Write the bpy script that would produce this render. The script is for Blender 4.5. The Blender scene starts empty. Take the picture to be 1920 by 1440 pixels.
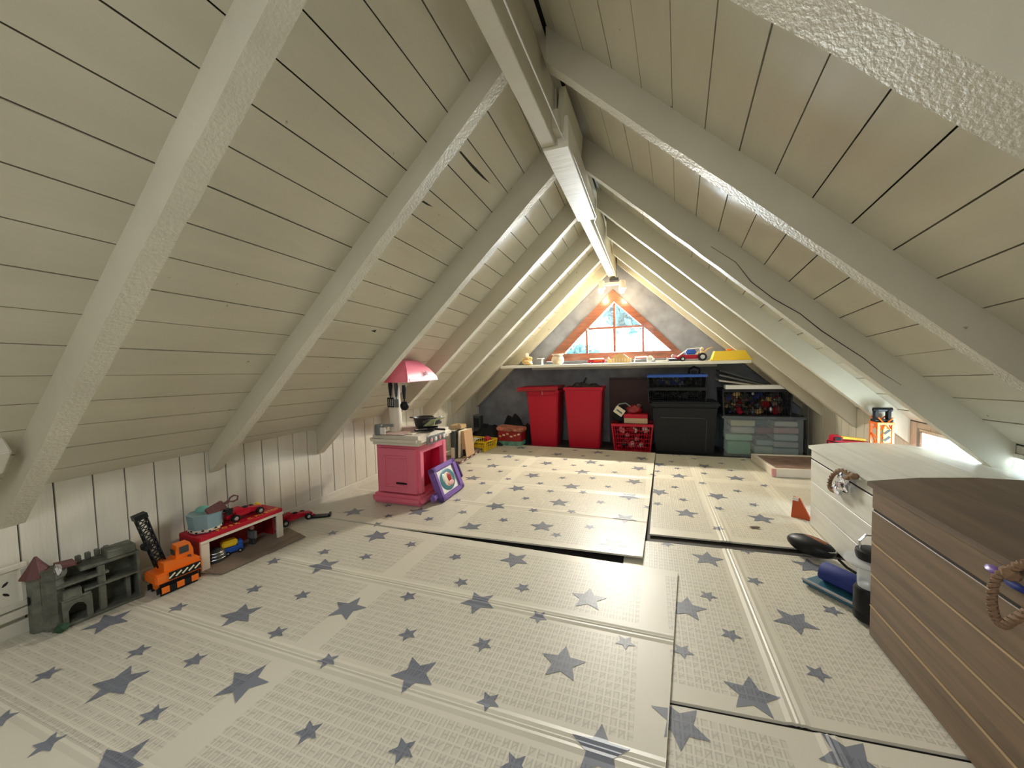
import bpy, bmesh, math, random
from mathutils import Vector, Matrix
R_=math.radians; rnd=random.Random(7)
# ------------------------------------------------------------------ camera, world, lights, exposure
S=bpy.context.scene; C=S.collection
FPX=721.0; CAMZ=1.0
r_=math.radians(1.5)
Yc=Vector((1222-960,676-720,FPX)).normalized()
dn=Vector((math.sin(r_),math.cos(r_),0)); dn.z=-(Yc.x*dn.x+Yc.y*dn.y)/Yc.z; dn.normalize()
Zc=-dn; Xc=Yc.cross(Zc)
M3=Matrix((Xc,Yc,Zc))                      # image frame (right, down, forward) -> world
cam_d=bpy.data.cameras.new('camera'); cam=bpy.data.objects.new('camera',cam_d); C.objects.link(cam)
cm=Matrix((M3.col[0],-M3.col[1],-M3.col[2])).transposed()
cam.matrix_world=Matrix.Translation((0,0,CAMZ))@cm.to_4x4()
cam_d.sensor_width=36; cam_d.lens=FPX/1920*36; cam_d.clip_start=0.02; cam_d.clip_end=200
S.camera=cam
S.view_settings.view_transform='Standard'; S.view_settings.look='None'; S.view_settings.gamma=1
S.view_settings.exposure=1.10
S.view_settings.use_curve_mapping=False
W=bpy.data.worlds.new('sky'); S.world=W; W.use_nodes=True
bg=W.node_tree.nodes['Background']; bg.inputs[0].default_value=(0.80,0.92,1.0,1); bg.inputs[1].default_value=2.2
def area(name,loc,direction,sx,sy,power,color):
    l=bpy.data.lights.new(name,'AREA'); l.shape='RECTANGLE'; l.size=sx; l.size_y=sy; l.energy=power; l.color=color
    o=bpy.data.objects.new(name,l); C.objects.link(o); o.location=loc
    o.rotation_euler=Vector(direction).to_track_quat('-Z','Y').to_euler(); return o
area('daylight_gable_window',(-0.45,5.22,1.42),(0,-1,-.28),0.9,0.7,84,(0.86,0.93,1.0))
area('daylight_side_window',(1.64,2.58,0.34),(-1,0.9,0.5),0.6,0.38,16,(0.78,0.90,1.0))
area('rear_fill_light',(-0.4,-0.75,1.70),(0.0,.55,-1),0.9,0.9,9,(0.93,0.96,1.0))  # added fill under the ridge, no window: its floor bounce brightens the boards

def ray(px,py): return M3@Vector((px-960,py-720,FPX))
def fl(px,py,z=0.01):
    r=ray(px,py); t=(z-CAMZ)/r.z; return Vector((0,0,CAMZ))+t*r
def aty(px,py,y):
    r=ray(px,py); return Vector((0,0,CAMZ))+r*(y/r.y)
def atx(px,py,x):
    r=ray(px,py); return Vector((0,0,CAMZ))+r*(x/r.x)

# ------------------------------------------------------------------ materials
MATS={}
def mat(name,col,rough=.5,metal=0,bump=0,bscale=30,bstretch=(1,1,1),var=.0,vscale=6,spec=.5,trans=0,emit=None,estr=0,coat=0,dirt=0,alpha=1):
    if name in MATS: return MATS[name]
    m=bpy.data.materials.new(name); m.use_nodes=True; nt=m.node_tree; N=nt.nodes; L=nt.links
    p=N['Principled BSDF']; p.inputs['Base Color'].default_value=(*col,1); p.inputs['Roughness'].default_value=rough
    p.inputs['Metallic'].default_value=metal; p.inputs['Specular IOR Level'].default_value=spec
    p.inputs['Transmission Weight'].default_value=trans; p.inputs['Coat Weight'].default_value=coat; p.inputs['Alpha'].default_value=alpha
    if emit: p.inputs['Emission Color'].default_value=(*emit,1); p.inputs['Emission Strength'].default_value=estr
    tc=N.new('ShaderNodeTexCoord')
    if bump or var or dirt:
        mp=N.new('ShaderNodeMapping'); mp.inputs['Scale'].default_value=bstretch; L.new(tc.outputs['Object'],mp.inputs[0])
    if var:
        n=N.new('ShaderNodeTexNoise'); n.inputs['Scale'].default_value=vscale; n.inputs['Detail'].default_value=5
        L.new(mp.outputs[0],n.inputs['Vector'])
        mr=N.new('ShaderNodeMapRange'); mr.inputs[1].default_value=.3; mr.inputs[2].default_value=.7
        mr.inputs[3].default_value=1-var; mr.inputs[4].default_value=1+var; L.new(n.outputs[0],mr.inputs[0])
        mx=N.new('ShaderNodeVectorMath'); mx.operation='SCALE'; mx.inputs[0].default_value=col
        L.new(mr.outputs[0],mx.inputs['Scale']); last=mx.outputs[0]
        if dirt:
            n2=N.new('ShaderNodeTexNoise'); n2.inputs['Scale'].default_value=dirt; n2.inputs['Detail'].default_value=3
            L.new(tc.outputs['Object'],n2.inputs['Vector'])
            cr=N.new('ShaderNodeMapRange'); cr.inputs[1].default_value=.74; cr.inputs[2].default_value=.80; L.new(n2.outputs[0],cr.inputs[0])
            m2=N.new('ShaderNodeMix'); m2.data_type='RGBA'; L.new(cr.outputs[0],m2.inputs[0]); L.new(last,m2.inputs[6]); m2.inputs[7].default_value=(.12,.10,.07,1)
            last=m2.outputs[2]
        L.new(last,p.inputs['Base Color'])
    if bump:
        n=N.new('ShaderNodeTexNoise'); n.inputs['Scale'].default_value=bscale; n.inputs['Detail'].default_value=4
        L.new(mp.outputs[0],n.inputs['Vector'])
        b=N.new('ShaderNodeBump'); b.inputs['Strength'].default_value=1; b.inputs['Distance'].default_value=bump
        L.new(n.outputs[0],b.inputs['Height']); L.new(b.outputs[0],p.inputs['Normal'])
    MATS[name]=m; return m
CREAM=(.63,.595,.475)
m_plank=mat('cream_paint_board',CREAM,.33,bump=.0012,bscale=14,bstretch=(3,.6,3),var=.05,vscale=3,dirt=26)
m_beam=mat('cream_paint_beam',(.58,.545,.43),.55,spec=.35,bump=.002,bscale=16,bstretch=(1,1,1),var=.06,vscale=3,dirt=22)
m_hewn=mat('hewn_paint',(.64,.605,.49),.50,spec=.28,bump=.0035,bscale=110,bstretch=(1,.8,1),var=.05,vscale=8)
m_wallp=mat('white_paint_board',(.66,.63,.54),.45,bump=.001,bscale=20,bstretch=(4,4,.6),var=.06,vscale=3)
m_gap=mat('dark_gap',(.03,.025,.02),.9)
m_floor=mat('floorboard',(.035,.03,.028),.7,bump=.001,bscale=12,bstretch=(1,8,1),var=.3,vscale=4)
m_plaster=mat('grey_plaster',(.25,.26,.30),.75,bump=.004,bscale=9,var=.22,vscale=7)
m_frame=mat('varnished_wood',(.22,.070,.032),.3,bump=.001,bscale=10,bstretch=(1,6,6),var=.35,vscale=6,coat=.3)
m_shelf=mat('shelf_white',(.72,.69,.60),.45,bump=.001,bscale=9,bstretch=(1,6,1),var=.08,vscale=4)
m_blackp=mat('black_plastic',(.007,.008,.010),.45,spec=.3)
m_black=mat('black_cloth',(.010,.010,.013),.95,bump=.01,bscale=14)
m_red=mat('red_plastic',(.46,.004,.024),.42,spec=.35)
m_dred=mat('dark_red_plastic',(.30,.01,.012),.4)
m_pink=mat('pink_plastic',(.80,.18,.27),.42)
m_dpink=mat('crimson_plastic',(.62,.012,.06),.35)
m_cream=mat('cream_plastic',(.74,.68,.58),.42)
m_white=mat('white_plastic',(.80,.79,.76),.4)
m_purple=mat('purple_plastic',(.20,.11,.38),.4)
m_orange=mat('orange_plastic',(.85,.17,.01),.4)
m_yellow=mat('yellow_plastic',(.85,.58,.02),.4)
m_blue=mat('blue_plastic',(.02,.10,.48),.4)
m_navy=mat('navy_fabric',(.015,.03,.19),.7)
m_green=mat('green_plastic',(.16,.42,.17),.5)
m_stone=mat('grey_castle',(.12,.125,.10),.7,bump=.004,bscale=60,var=.35,vscale=22)
m_maroon=mat('maroon_roof',(.13,.045,.045),.6,bump=.003,bscale=60)
m_wood=mat('brown_wood',(.175,.115,.068),.5,bump=.0012,bscale=7,bstretch=(10,.7,10),var=.28,vscale=4)
m_woodlid=mat('brown_wood_lid',(.11,.075,.05),.5,bump=.0012,bscale=7,bstretch=(10,.7,10),var=.25,vscale=4)
m_grain=mat('bare_wood_edge',(.50,.36,.20),.5)
m_wchest=mat('white_wash_wood',(.60,.60,.55),.4,bump=.001,bscale=7,bstretch=(6,.7,6),var=.10,vscale=4)
m_rope=mat('rope',(.24,.145,.085),.9,bump=.004,bscale=120)
m_card=mat('brown_card',(.22,.17,.13),.8,var=.15,vscale=9)
m_bluegrey=mat('blue_grey_tin',(.22,.36,.40),.45)
m_grey=mat('grey_plastic',(.16,.17,.17),.5)
m_dgrey=mat('dark_grey_plastic',(.04,.045,.045),.45)
m_silver=mat('silver',(.75,.77,.8),.2,metal=1)
m_foil=mat('foil_ribbon',(.78,.80,.90),.18,metal=1,bump=.01,bscale=40)
m_chrome=mat('wheel_hub',(.5,.5,.5),.3,metal=.8)
m_mar=mat('maroon_board',(.05,.014,.014),.55)
m_lid=mat('lidded_brown',(.26,.17,.14),.6,var=.3,vscale=14)
m_beige=mat('beige_toy',(.70,.55,.40),.6)
m_tan=mat('tan_toy',(.62,.42,.18),.6)
m_pinkt=mat('soft_pink',(.62,.32,.33),.6)
m_paper=mat('paper',(.70,.64,.50),.8)
m_leaf=mat('foliage',(.10,.32,.34),.7,var=.3,vscale=2)
m_trunk=mat('bark',(.15,.10,.07),.9)
def glassy(name,col,fac,rough=.05):
    m=bpy.data.materials.new(name); m.use_nodes=True; nt=m.node_tree; N=nt.nodes; L=nt.links
    N.remove(N['Principled BSDF']); o=N['Material Output']; t=N.new('ShaderNodeBsdfTransparent'); t.inputs[0].default_value=(*col,1)
    g=N.new('ShaderNodeBsdfPrincipled'); g.inputs['Base Color'].default_value=(*col,1); g.inputs['Roughness'].default_value=rough
    x=N.new('ShaderNodeMixShader'); x.inputs[0].default_value=fac; L.new(t.outputs[0],x.inputs[1]); L.new(g.outputs[0],x.inputs[2]); L.new(x.outputs[0],o.inputs[0]); return m
m_glass=glassy('window_glass',(.93,.97,.98),.05)
m_clear=glassy('clear_plastic',(.80,.86,.88),.13,.3)
m_clear2=glassy('clear_lamp_plastic',(.85,.87,.88),.45,.12)

# foam mat: plain cream borders and folds, embossed letter panels
def mat_mat(name,x0,px,y0,py,mx,my):
    m=bpy.data.materials.new(name); m.use_nodes=True; nt=m.node_tree; N=nt.nodes; L=nt.links
    p=N['Principled BSDF']; p.inputs['Roughness'].default_value=.42; p.inputs['Specular IOR Level'].default_value=.42
    tc=N.new('ShaderNodeTexCoord'); sp=N.new('ShaderNodeSeparateXYZ'); L.new(tc.outputs['Object'],sp.inputs[0])
    def mt(op,a,b=None,c=None):
        n=N.new('ShaderNodeMath'); n.operation=op
        for i,v in enumerate((a,b,c)):
            if v is None: continue
            if isinstance(v,(int,float)): n.inputs[i].default_value=v
            else: L.new(v,n.inputs[i])
        return n.outputs[0]
    def band(v,o,per,half):   # 1 inside |frac-.5|<half
        f=mt('FRACT',mt('DIVIDE',mt('SUBTRACT',v,o),per)); d=mt('ABSOLUTE',mt('SUBTRACT',f,.5)); return mt('LESS_THAN',d,half),f
    X,Y=sp.outputs[0],sp.outputs[1]
    pm=mt('MULTIPLY',band(X,x0,px,mx)[0],band(Y,y0,py,my)[0])
    cx,fx=band(X,0,.0235,.40); cy,fy=band(Y,0,.030,.41); cell=mt('MULTIPLY',cx,cy)
    ix=mt('FLOOR',mt('DIVIDE',X,.0235)); iy=mt('FLOOR',mt('DIVIDE',Y,.030))
    cb=N.new('ShaderNodeCombineXYZ'); L.new(ix,cb.inputs[0]); L.new(iy,cb.inputs[1])
    wn=N.new('ShaderNodeTexWhiteNoise'); wn.noise_dimensions='3D'; L.new(cb.outputs[0],wn.inputs['Vector'])
    ws=N.new('ShaderNodeSeparateXYZ'); L.new(wn.outputs['Color'],ws.inputs[0])
    # letter-like strokes: uprights, bar, diagonal chosen per cell
    up1=mt('LESS_THAN',mt('ABSOLUTE',mt('SUBTRACT',fx,.22)),.07)
    up2=mt('MULTIPLY',mt('LESS_THAN',mt('ABSOLUTE',mt('SUBTRACT',fx,.78)),.07),mt('GREATER_THAN',ws.outputs[0],.35))
    bar=mt('MULTIPLY',mt('LESS_THAN',mt('ABSOLUTE',mt('SUBTRACT',fy,mt('MULTIPLY_ADD',mt('ROUND',mt('MULTIPLY',ws.outputs[1],2)),.3,.2))),.06),mt('GREATER_THAN',ws.outputs[1],.25))
    dia=mt('MULTIPLY',mt('LESS_THAN',mt('ABSOLUTE',mt('SUBTRACT',fx,fy)),.09),mt('GREATER_THAN',ws.outputs[2],.55))
    g=mt('MULTIPLY',mt('MAXIMUM',mt('MAXIMUM',up1,up2),mt('MAXIMUM',bar,dia)),cell)
    h=mt('MULTIPLY',g,pm)
    b=N.new('ShaderNodeBump'); b.inputs['Strength'].default_value=.9; b.inputs['Distance'].default_value=.0019
    L.new(h,b.inputs['Height']); L.new(b.outputs[0],p.inputs['Normal'])
    n=N.new('ShaderNodeTexNoise'); n.inputs['Scale'].default_value=2.2; n.inputs['Detail'].default_value=4; L.new(tc.outputs['Object'],n.inputs[0])
    mr=N.new('ShaderNodeMapRange'); mr.inputs[1].default_value=.3; mr.inputs[2].default_value=.7; mr.inputs[3].default_value=.94; mr.inputs[4].default_value=1.04; L.new(n.outputs[0],mr.inputs[0])
    base={}
    k=mt('MULTIPLY',mr.outputs[0],mt('SUBTRACT',1,mt('ADD',mt('MULTIPLY',h,.17),mt('MULTIPLY',mt('MULTIPLY',pm,cell),.07))))
    def colr(c):
        v=N.new('ShaderNodeVectorMath'); v.operation='SCALE'; v.inputs[0].default_value=c; L.new(k,v.inputs['Scale']); return v.outputs[0]
    L.new(colr((.67,.635,.535) if 'star' not in name else (.20,.215,.26)),p.inputs['Base Color'])
    return m

# ------------------------------------------------------------------ mesh helpers
class MB:
    def __init__(s): s.bm=bmesh.new(); s.M=Matrix.Identity(4); s.mi=0
    def _add(s,ret,M):
        vs=[v for v in ret if isinstance(v,bmesh.types.BMVert)]
        bmesh.ops.transform(s.bm,matrix=s.M@M,verts=vs)
        fs={f for v in vs for f in v.link_faces}
        for f in fs: f.material_index=s.mi
        return vs
    def box(s,c,d,rot=(0,0,0),bev=0,taper=None):
        r=bmesh.ops.create_cube(s.bm,size=1)['verts']
        if taper:   # bottom scale (x,y) relative to top
            for v in r:
                if v.co.z<0: v.co.x*=taper[0]; v.co.y*=taper[1]
        for v in r: v.co=Vector((v.co.x*d[0],v.co.y*d[1],v.co.z*d[2]))
        if bev:
            es=list({e for v in r for e in v.link_edges}); q=bmesh.ops.bevel(s.bm,geom=es,offset=bev,segments=2 if bev>.004 else 1,affect='EDGES',clamp_overlap=True)
            r=list({v for f in q['faces'] for v in f.verts}|{v for v in r if v.is_valid})
        from mathutils import Euler
        return s._add(r,Matrix.Translation(c)@Euler(rot).to_matrix().to_4x4())
    def prism(s,pts,axis,a,b,M=None):
        """polygon pts (2D) extruded along axis 'x','y','z' from a to b"""
        def mk(u,v,w): return {'x':(w,u,v),'y':(u,w,v),'z':(u,v,w)}[axis]
        A=[s.bm.verts.new(mk(u,v,a)) for u,v in pts]; B=[s.bm.verts.new(mk(u,v,b)) for u,v in pts]
        n=len(pts); fs=[s.bm.faces.new(A),s.bm.faces.new(B[::-1])]
        for i in range(n): fs.append(s.bm.faces.new((A[i],B[i],B[(i+1)%n],A[(i+1)%n])))
        bmesh.ops.recalc_face_normals(s.bm,faces=fs)
        return s._add(A+B,M or Matrix.Identity(4))
    def hull8(s,P):   # box from 8 corners: bottom4, top4
        V=[s.bm.verts.new(p) for p in P]; q=[(0,3,2,1),(4,5,6,7),(0,1,5,4),(1,2,6,5),(2,3,7,6),(3,0,4,7)]
        fs=[s.bm.faces.new([V[i] for i in f]) for f in q]; bmesh.ops.recalc_face_normals(s.bm,faces=fs); return s._add(V,Matrix.Identity(4))
    def lathe(s,prof,n=20,M=None,caps=True):
        rings=[]
        for r,z in prof: rings.append([s.bm.verts.new((r*math.cos(2*math.pi*i/n),r*math.sin(2*math.pi*i/n),z)) for i in range(n)])
        for a,b in zip(rings,rings[1:]):
            for i in range(n): s.bm.faces.new((a[i],a[(i+1)%n],b[(i+1)%n],b[i]))
        if caps:
            s.bm.faces.new(rings[0][::-1]); s.bm.faces.new(rings[-1])
        return s._add([v for q in rings for v in q],M or Matrix.Identity(4))
    def tube(s,pts,r,n=8,closed=False,M=None):
        P=[Vector(p) for p in pts]; rings=[]; m=len(P)
        for i,p in enumerate(P):
            a=P[(i-1)%m] if (closed or i>0) else p; b=P[(i+1)%m] if (closed or i<m-1) else p
            t=(b-a).normalized(); u=t.cross(Vector((0,0,1)));
            if u.length<.1: u=t.cross(Vector((0,1,0)))
            u.normalize(); w=t.cross(u); rr=r[i] if isinstance(r,(list,tuple)) else r
            rings.append([s.bm.verts.new(p+rr*(math.cos(2*math.pi*k/n)*u+math.sin(2*math.pi*k/n)*w)) for k in range(n)])
        rg=range(m if closed else m-1)
        for i in rg:
            a,b=rings[i],rings[(i+1)%m]
            for k in range(n): s.bm.faces.new((a[k],a[(k+1)%n],b[(k+1)%n],b[k]))
        if not closed: s.bm.faces.new(rings[0]); s.bm.faces.new(rings[-1][::-1])
        vs=[v for q in rings for v in q]; bmesh.ops.recalc_face_normals(s.bm,faces=list({f for v in vs for f in v.link_faces}))
        return s._add(vs,M or Matrix.Identity(4))
    def ball(s,c,d,sub=2,jit=0,seed=0):
        r=bmesh.ops.create_icosphere(s.bm,subdivisions=sub,radius=.5)['verts']; q=random.Random(seed)
        for v in r:
            k=1+jit*(q.random()-.5); v.co=Vector((v.co.x*d[0],v.co.y*d[1],v.co.z*d[2]))*k
        return s._add(r,Matrix.Translation(c))
    def build(s,name,mats,parent=None,loc=None,rotz=0,smooth=False):
        me=bpy.data.meshes.new(name); s.bm.to_mesh(me); s.bm.free()
        for m in (mats if isinstance(mats,(list,tuple)) else [mats]): me.materials.append(m)
        if smooth:
            me.polygons.foreach_set('use_smooth',[True]*len(me.polygons))
            me.set_sharp_from_angle(angle=R_(40))
        o=bpy.data.objects.new(name,me); C.objects.link(o)
        if parent: o.parent=parent
        if loc is not None: o.location=loc
        o.rotation_euler=(0,0,rotz); return o
def tag(o,label,cat,group=None,kind=None):
    if label: o['label']=label
    if cat: o['category']=cat
    if group: o['group']=group
    if kind: o['kind']=kind
    return o
def thing(name,label,cat,loc=(0,0,0),rotz=0,group=None,rot=None):
    o=bpy.data.objects.new(name,None); o.empty_display_size=.05; C.objects.link(o); o.location=loc; o.rotation_euler=rot or (0,0,rotz)
    return tag(o,label,cat,group)
def struct(o): o['kind']='structure'; return o
def one(fn,name,m,parent=None,**k):
    b=MB(); fn(b); return b.build(name,m,parent,**k)
def bx(name,m,parent,c,d,rot=(0,0,0),bev=0,taper=None,smooth=False):
    b=MB(); b.box(c,d,rot,bev,taper); return b.build(name,m,parent,smooth=smooth)
def text(name,s,size,m,parent,loc,rot,ext=.0006,shear=0):
    cu=bpy.data.curves.new(name,'FONT'); cu.body=s; cu.size=size; cu.extrude=ext; cu.shear=shear; cu.align_x='CENTER'; cu.align_y='CENTER'
    t=bpy.data.objects.new(name+'_c',cu); me=bpy.data.meshes.new_from_object(t); bpy.data.objects.remove(t); bpy.data.curves.remove(cu)
    me.name=name; me.materials.append(m); o=bpy.data.objects.new(name,me); C.objects.link(o); o.parent=parent; o.location=loc; o.rotation_euler=rot; return o

# ------------------------------------------------------------------ room shell
XL,XR,YG,YN=-2.31,1.50,4.95,-1.4
ZL,ZR,SL=.565,.595,.92
XA=(ZR-ZL+SL*(XR-XL)-2*SL*0)/ (2*SL) ; XA=(ZR+SL*XR-ZL+SL*XL)/(2*SL); ZA=ZL+SL*(XA-XL)
cs=1/math.hypot(1,SL); sn=SL*cs
zl=lambda x: ZL+SL*(x-XL)
zr=lambda x: ZR+SL*(XR-x)
def onL(s,y,d=0): return Vector((XL+s*cs+d*sn,y,ZL+s*sn-d*cs))
def onR(s,y,d=0): return Vector((XR-s*cs-d*sn,y,ZR+s*sn-d*cs))
fo=bx('floor',m_floor,None,((XL+XR)/2,(YN+YG)/2,-.064),(XR-XL+.2,YG-YN+.2,.1)); struct(fo)
ce=MB()
ce.prism([(XL-.05,zl(XL-.05)+.03),(XA,ZA+.03),(XA,ZA+.08),(XL-.05,zl(XL-.05)+.09)],'y',YN,YG+.05)
ce.prism([(XA,ZA+.03),(XR+.05,zr(XR+.05)+.03),(XR+.05,zr(XR+.05)+.09),(XA,ZA+.08)],'y',YN,YG+.05)
ceil=struct(ce.build('ceiling',m_gap))
def clip(poly,f):   # keep f>=0
    out=[]
    for i,p in enumerate(poly):
        q=poly[(i+1)%len(poly)]; a,b=f(p),f(q)
        if a>=0: out.append(p)
        if (a>=0)!=(b>=0): t=a/(a-b); out.append((p[0]+(q[0]-p[0])*t,p[1]+(q[1]-p[1])*t))
    return out
def planks(on,s0,pitch,drift,yref,smax,side):
    k=-8
    while True:
        lo=s0+k*pitch+.0022; hi=s0+(k+1)*pitch-.0022; k+=1
        y0,y1=YN,YG-.001
        P=[(lo+drift*(y0-yref),y0),(hi+drift*(y0-yref),y0),(hi+drift*(y1-yref),y1),(lo+drift*(y1-yref),y1)]
        P=clip(P,lambda p:p[0]-.002); P=clip(P,lambda p:smax-p[0]) if len(P)>2 else P
        if len(P)<3:
            if lo>smax: break
            continue
        d0=rnd.uniform(-.0015,.0018); tl=rnd.uniform(-.0012,.0012)
        b=MB(); mid=sum(p[0] for p in P)/len(P)
        A=[b.bm.verts.new(on(s,y,d0+tl*(1 if s>mid else -1))) for s,y in P]; B=[b.bm.verts.new(on(s,y,-.022)) for s,y in P]
        n=len(P); fs=[b.bm.faces.new(A),b.bm.faces.new(B[::-1])]
        for i in range(n): fs.append(b.bm.faces.new((A[i],B[i],B[(i+1)%n],A[(i+1)%n])))
        bmesh.ops.recalc_face_normals(b.bm,faces=fs)
        b.build('plank',m_plank,ceil)
planks(onL,.208,.1365,-.036,1.4,(XA-XL)/cs-.01,0)
planks(onR,.153,.1432,-.082,2.32,(XR-XA)/cs-.01,1)
# rafters
def rafter(side,y,w,d,nseg=26):
    x0,x1=(XL+.002,-.475) if side=='L' else (XR-.002,-.385)
    z=zl if side=='L' else zr; q=random.Random(int(y*1000)+(5 if side=='L' else 9)); b=MB(); dv=d/cs; rings=[]
    for i in range(nseg+1):
        x=x0+(x1-x0)*i/nseg; j=lambda a=.0022:q.uniform(-a,a)
        rings.append([b.bm.verts.new(p) for p in ((x,y+j(.001),z(x)+.002),(x,y+j(),z(x)-dv+j()),(x,y+w+j(),z(x)-dv+j()),(x,y+w,z(x)+.002))])
    for a,c in zip(rings,rings[1:]):
        for k in range(4):
            f=b.bm.faces.new((a[k],a[(k+1)%4],c[(k+1)%4],c[k])); f.material_index=1 if k==1 else 0
    b.bm.faces.new(rings[0]); b.bm.faces.new(rings[-1][::-1]); bmesh.ops.recalc_face_normals(b.bm,faces=b.bm.faces[:])
    return b.build('rafter',[m_beam,m_hewn],ceil)
for y,w,d in ((-.75,.08,.1),(-.06,.08,.1),(.667,.065,.100),(1.403,.06,.092),(2.13,.06,.140),(2.85,.06,.125),(3.53,.07,.125),(4.15,.07,.13),(4.86,.08,.11)): rafter('L',y,w,d)
for y,w,d in ((-.75,.08,.1),(-.02,.08,.1),(.78,.11,.105),(1.553,.065,.10),(2.32,.06,.132),(3.05,.06,.113),(3.72,.07,.12),(4.36,.07,.12),(4.86,.08,.11)): rafter('R',y,w,d)
# ridge beam, splice and blocking
bx('ridge_beam',m_beam,ceil,(-.4425,(YN+1.79)/2,2.13),(.065,1.79-YN,.26),bev=.003)
bx('ridge_beam',m_beam,ceil,(-.4375,(1.795+YG)/2,2.13),(.075,YG-1.795,.26),bev=.003)
bx('splice_board',m_shelf,ceil,(-.417,2.285,2.06),(.12,.97,.14),(0,0,.01),bev=.003)
bx('blocking',m_beam,ceil,(-.375,1.99,2.15),(.028,.42,.19),(0,0.1,-.02),bev=.002)
bx('blocking',m_beam,ceil,(-.398,1.80,2.075),(.03,.16,.085),(0,0,.03),bev=.002)
one(lambda b:b.tube([(-.39,YN+.02,2.035),(-.388,.6,2.03),(-.384,1.2,2.028),(-.372,1.77,2.02),(-.350,1.95,2.005),(-.352,2.75,2.0),(-.385,2.9,2.02),(-.39,4.6,2.01),(-.40,4.83,1.99)],.003,6),'cable',m_white,ceil)
# splits in the painted timber
def onLp(px,py,lift=.0012):
    r=ray(px,py); n=Vector((-SL,0,1)); d=ZL-SL*XL; t=(d-n.z*CAMZ)/(n.dot(r)); p=Vector((0,0,CAMZ))+t*r; return p+Vector((sn,0,-cs))*lift
for P in ([(860,284),(864,283),(884,306),(893,315),(920,345),(905,334),(890,320),(878,306)],[(790,378),(794,376),(812,388),(800,384)],[(695,620),(706,618),(703,623)]):
    one(lambda b:b.bm.faces.new([b.bm.verts.new(onLp(*q)) for q in P]),'split',m_gap,ceil)
one(lambda b:b.tube([aty(px,py,2.3175) for px,py in ((1333,462),(1380,492),(1408,528),(1450,560),(1500,588),(1540,620),(1575,643),(1620,672),(1650,697),(1690,722))],[.0008,.0012,.0018,.002,.002,.0024,.002,.0016,.0012,.0006],5),'split',m_gap,ceil)
# knee walls
wl=struct(bx('wall_left',m_gap,None,(XL-.035,(YN+YG)/2,.275),(.03,YG-YN,.62)))
wr=struct(one(lambda b:(b.box((XR+.035,(YN+1.25)/2,.285),(.03,1.25-YN,.64)),b.box((XR+.035,(2.95+YG)/2,.285),(.03,YG-2.95,.64)),b.box((XR+.035,2.1,.575),(.03,1.7,.06)),b.box((XR+.035,2.1,.03),(.03,1.7,.13))),'wall_right',m_gap))
seams=[.713-.11*k for k in range(19,0,-1)]+[.713,.814,.932,1.041,1.154,1.264,1.382,1.489,1.598,1.71,1.82,1.933,2.049,2.154,2.277,2.388,2.508,2.634,2.749]
while seams[-1]<YG-.12: seams.append(seams[-1]+.12)
seams.append(YG-.004)
seams=[s for s in seams if s>YN]
for a,c in zip(seams,seams[1:]):
    dx=rnd.uniform(-.0015,.002); bx('plank',m_wallp,wl,(XL-.009+dx,(a+c)/2,.2755),(.02,c-a-.005,.58),bev=.0015)
y=YN
while y<YG-.02:
    w=min(.122,YG-.004-y)
    z0,z1=-.012,.588
    segs=[(z0,z1)] if (y+w<=1.25 or y>=2.94) else [(z0,.095),(.552,z1)]
    for a,c in segs: bx('plank',m_wallp,wr,(XR+.009+rnd.uniform(-.002,.0015),y+w/2,(a+c)/2),(.02,w-.005,c-a),bev=.0015)
    y+=w
# side window in the knee wall
w2=struct(one(lambda b:(b.box((XR+.02,2.1,.105),(.06,1.70,.03)),b.box((XR+.02,2.1,.543),(.06,1.70,.018)),b.box((XR+.02,1.262,.325),(.06,.024,.43)),b.box((XR+.02,2.935,.325),(.06,.02,.43))),'window_2',m_wallp))
yy=2.833
while yy>1.3: bx('mullion',m_white,w2,(XR+.02,yy,.325),(.02,.008,.42)); yy-=.122
bx('pane',m_glass,w2,(XR+.035,2.1,.325),(.004,1.66,.42))
bl=struct(bx('baseboard_left',m_wallp,None,(XL+.011,(YN+YG)/2,.024),(.018,YG-YN-.02,.075),bev=.003))
# gable wall with triangular opening
G=lambda px,py:(lambda p:(p.x,p.z))(aty(px,py,YG))
A=G(1020,678); B=G(1290,667); T=G(1149,542)
A=(A[0],min(A[1],B[1])-.005); B=(B[0],A[1]); zc=A[1]
gw=MB()
xl_=XL+(zc-ZL)/SL; xr_=XR-(zc-ZR)/SL
gw.prism([(XL-.07,-.014),(XR+.07,-.014),(XR+.07,ZR+.03),(XR,ZR+.03),(xr_,zc),B,A,(xl_,zc),(XL,ZL+.03),(XL-.07,ZL+.03)],'y',YG,YG+.14)
gw.prism([(xl_,zc),A,T,(XA,ZA)],'y',YG,YG+.14)
gw.prism([B,(xr_,zc),(XA,ZA),T],'y',YG,YG+.14)
struct(gw.build('wall_far',m_plaster))
struct(one(lambda b:(b.prism([(XL,-.014),(XR,-.014),(XR,.55),(XL,.55)],'y',YN-.05,YN),b.prism([(XL,.55),(XR,.55),(XR,ZR),(.6,1.42),(XA,ZA),(-1.45,1.36),(XL,ZL)],'y',YN-.05,YN)),'wall_near',m_wallp))
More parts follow.
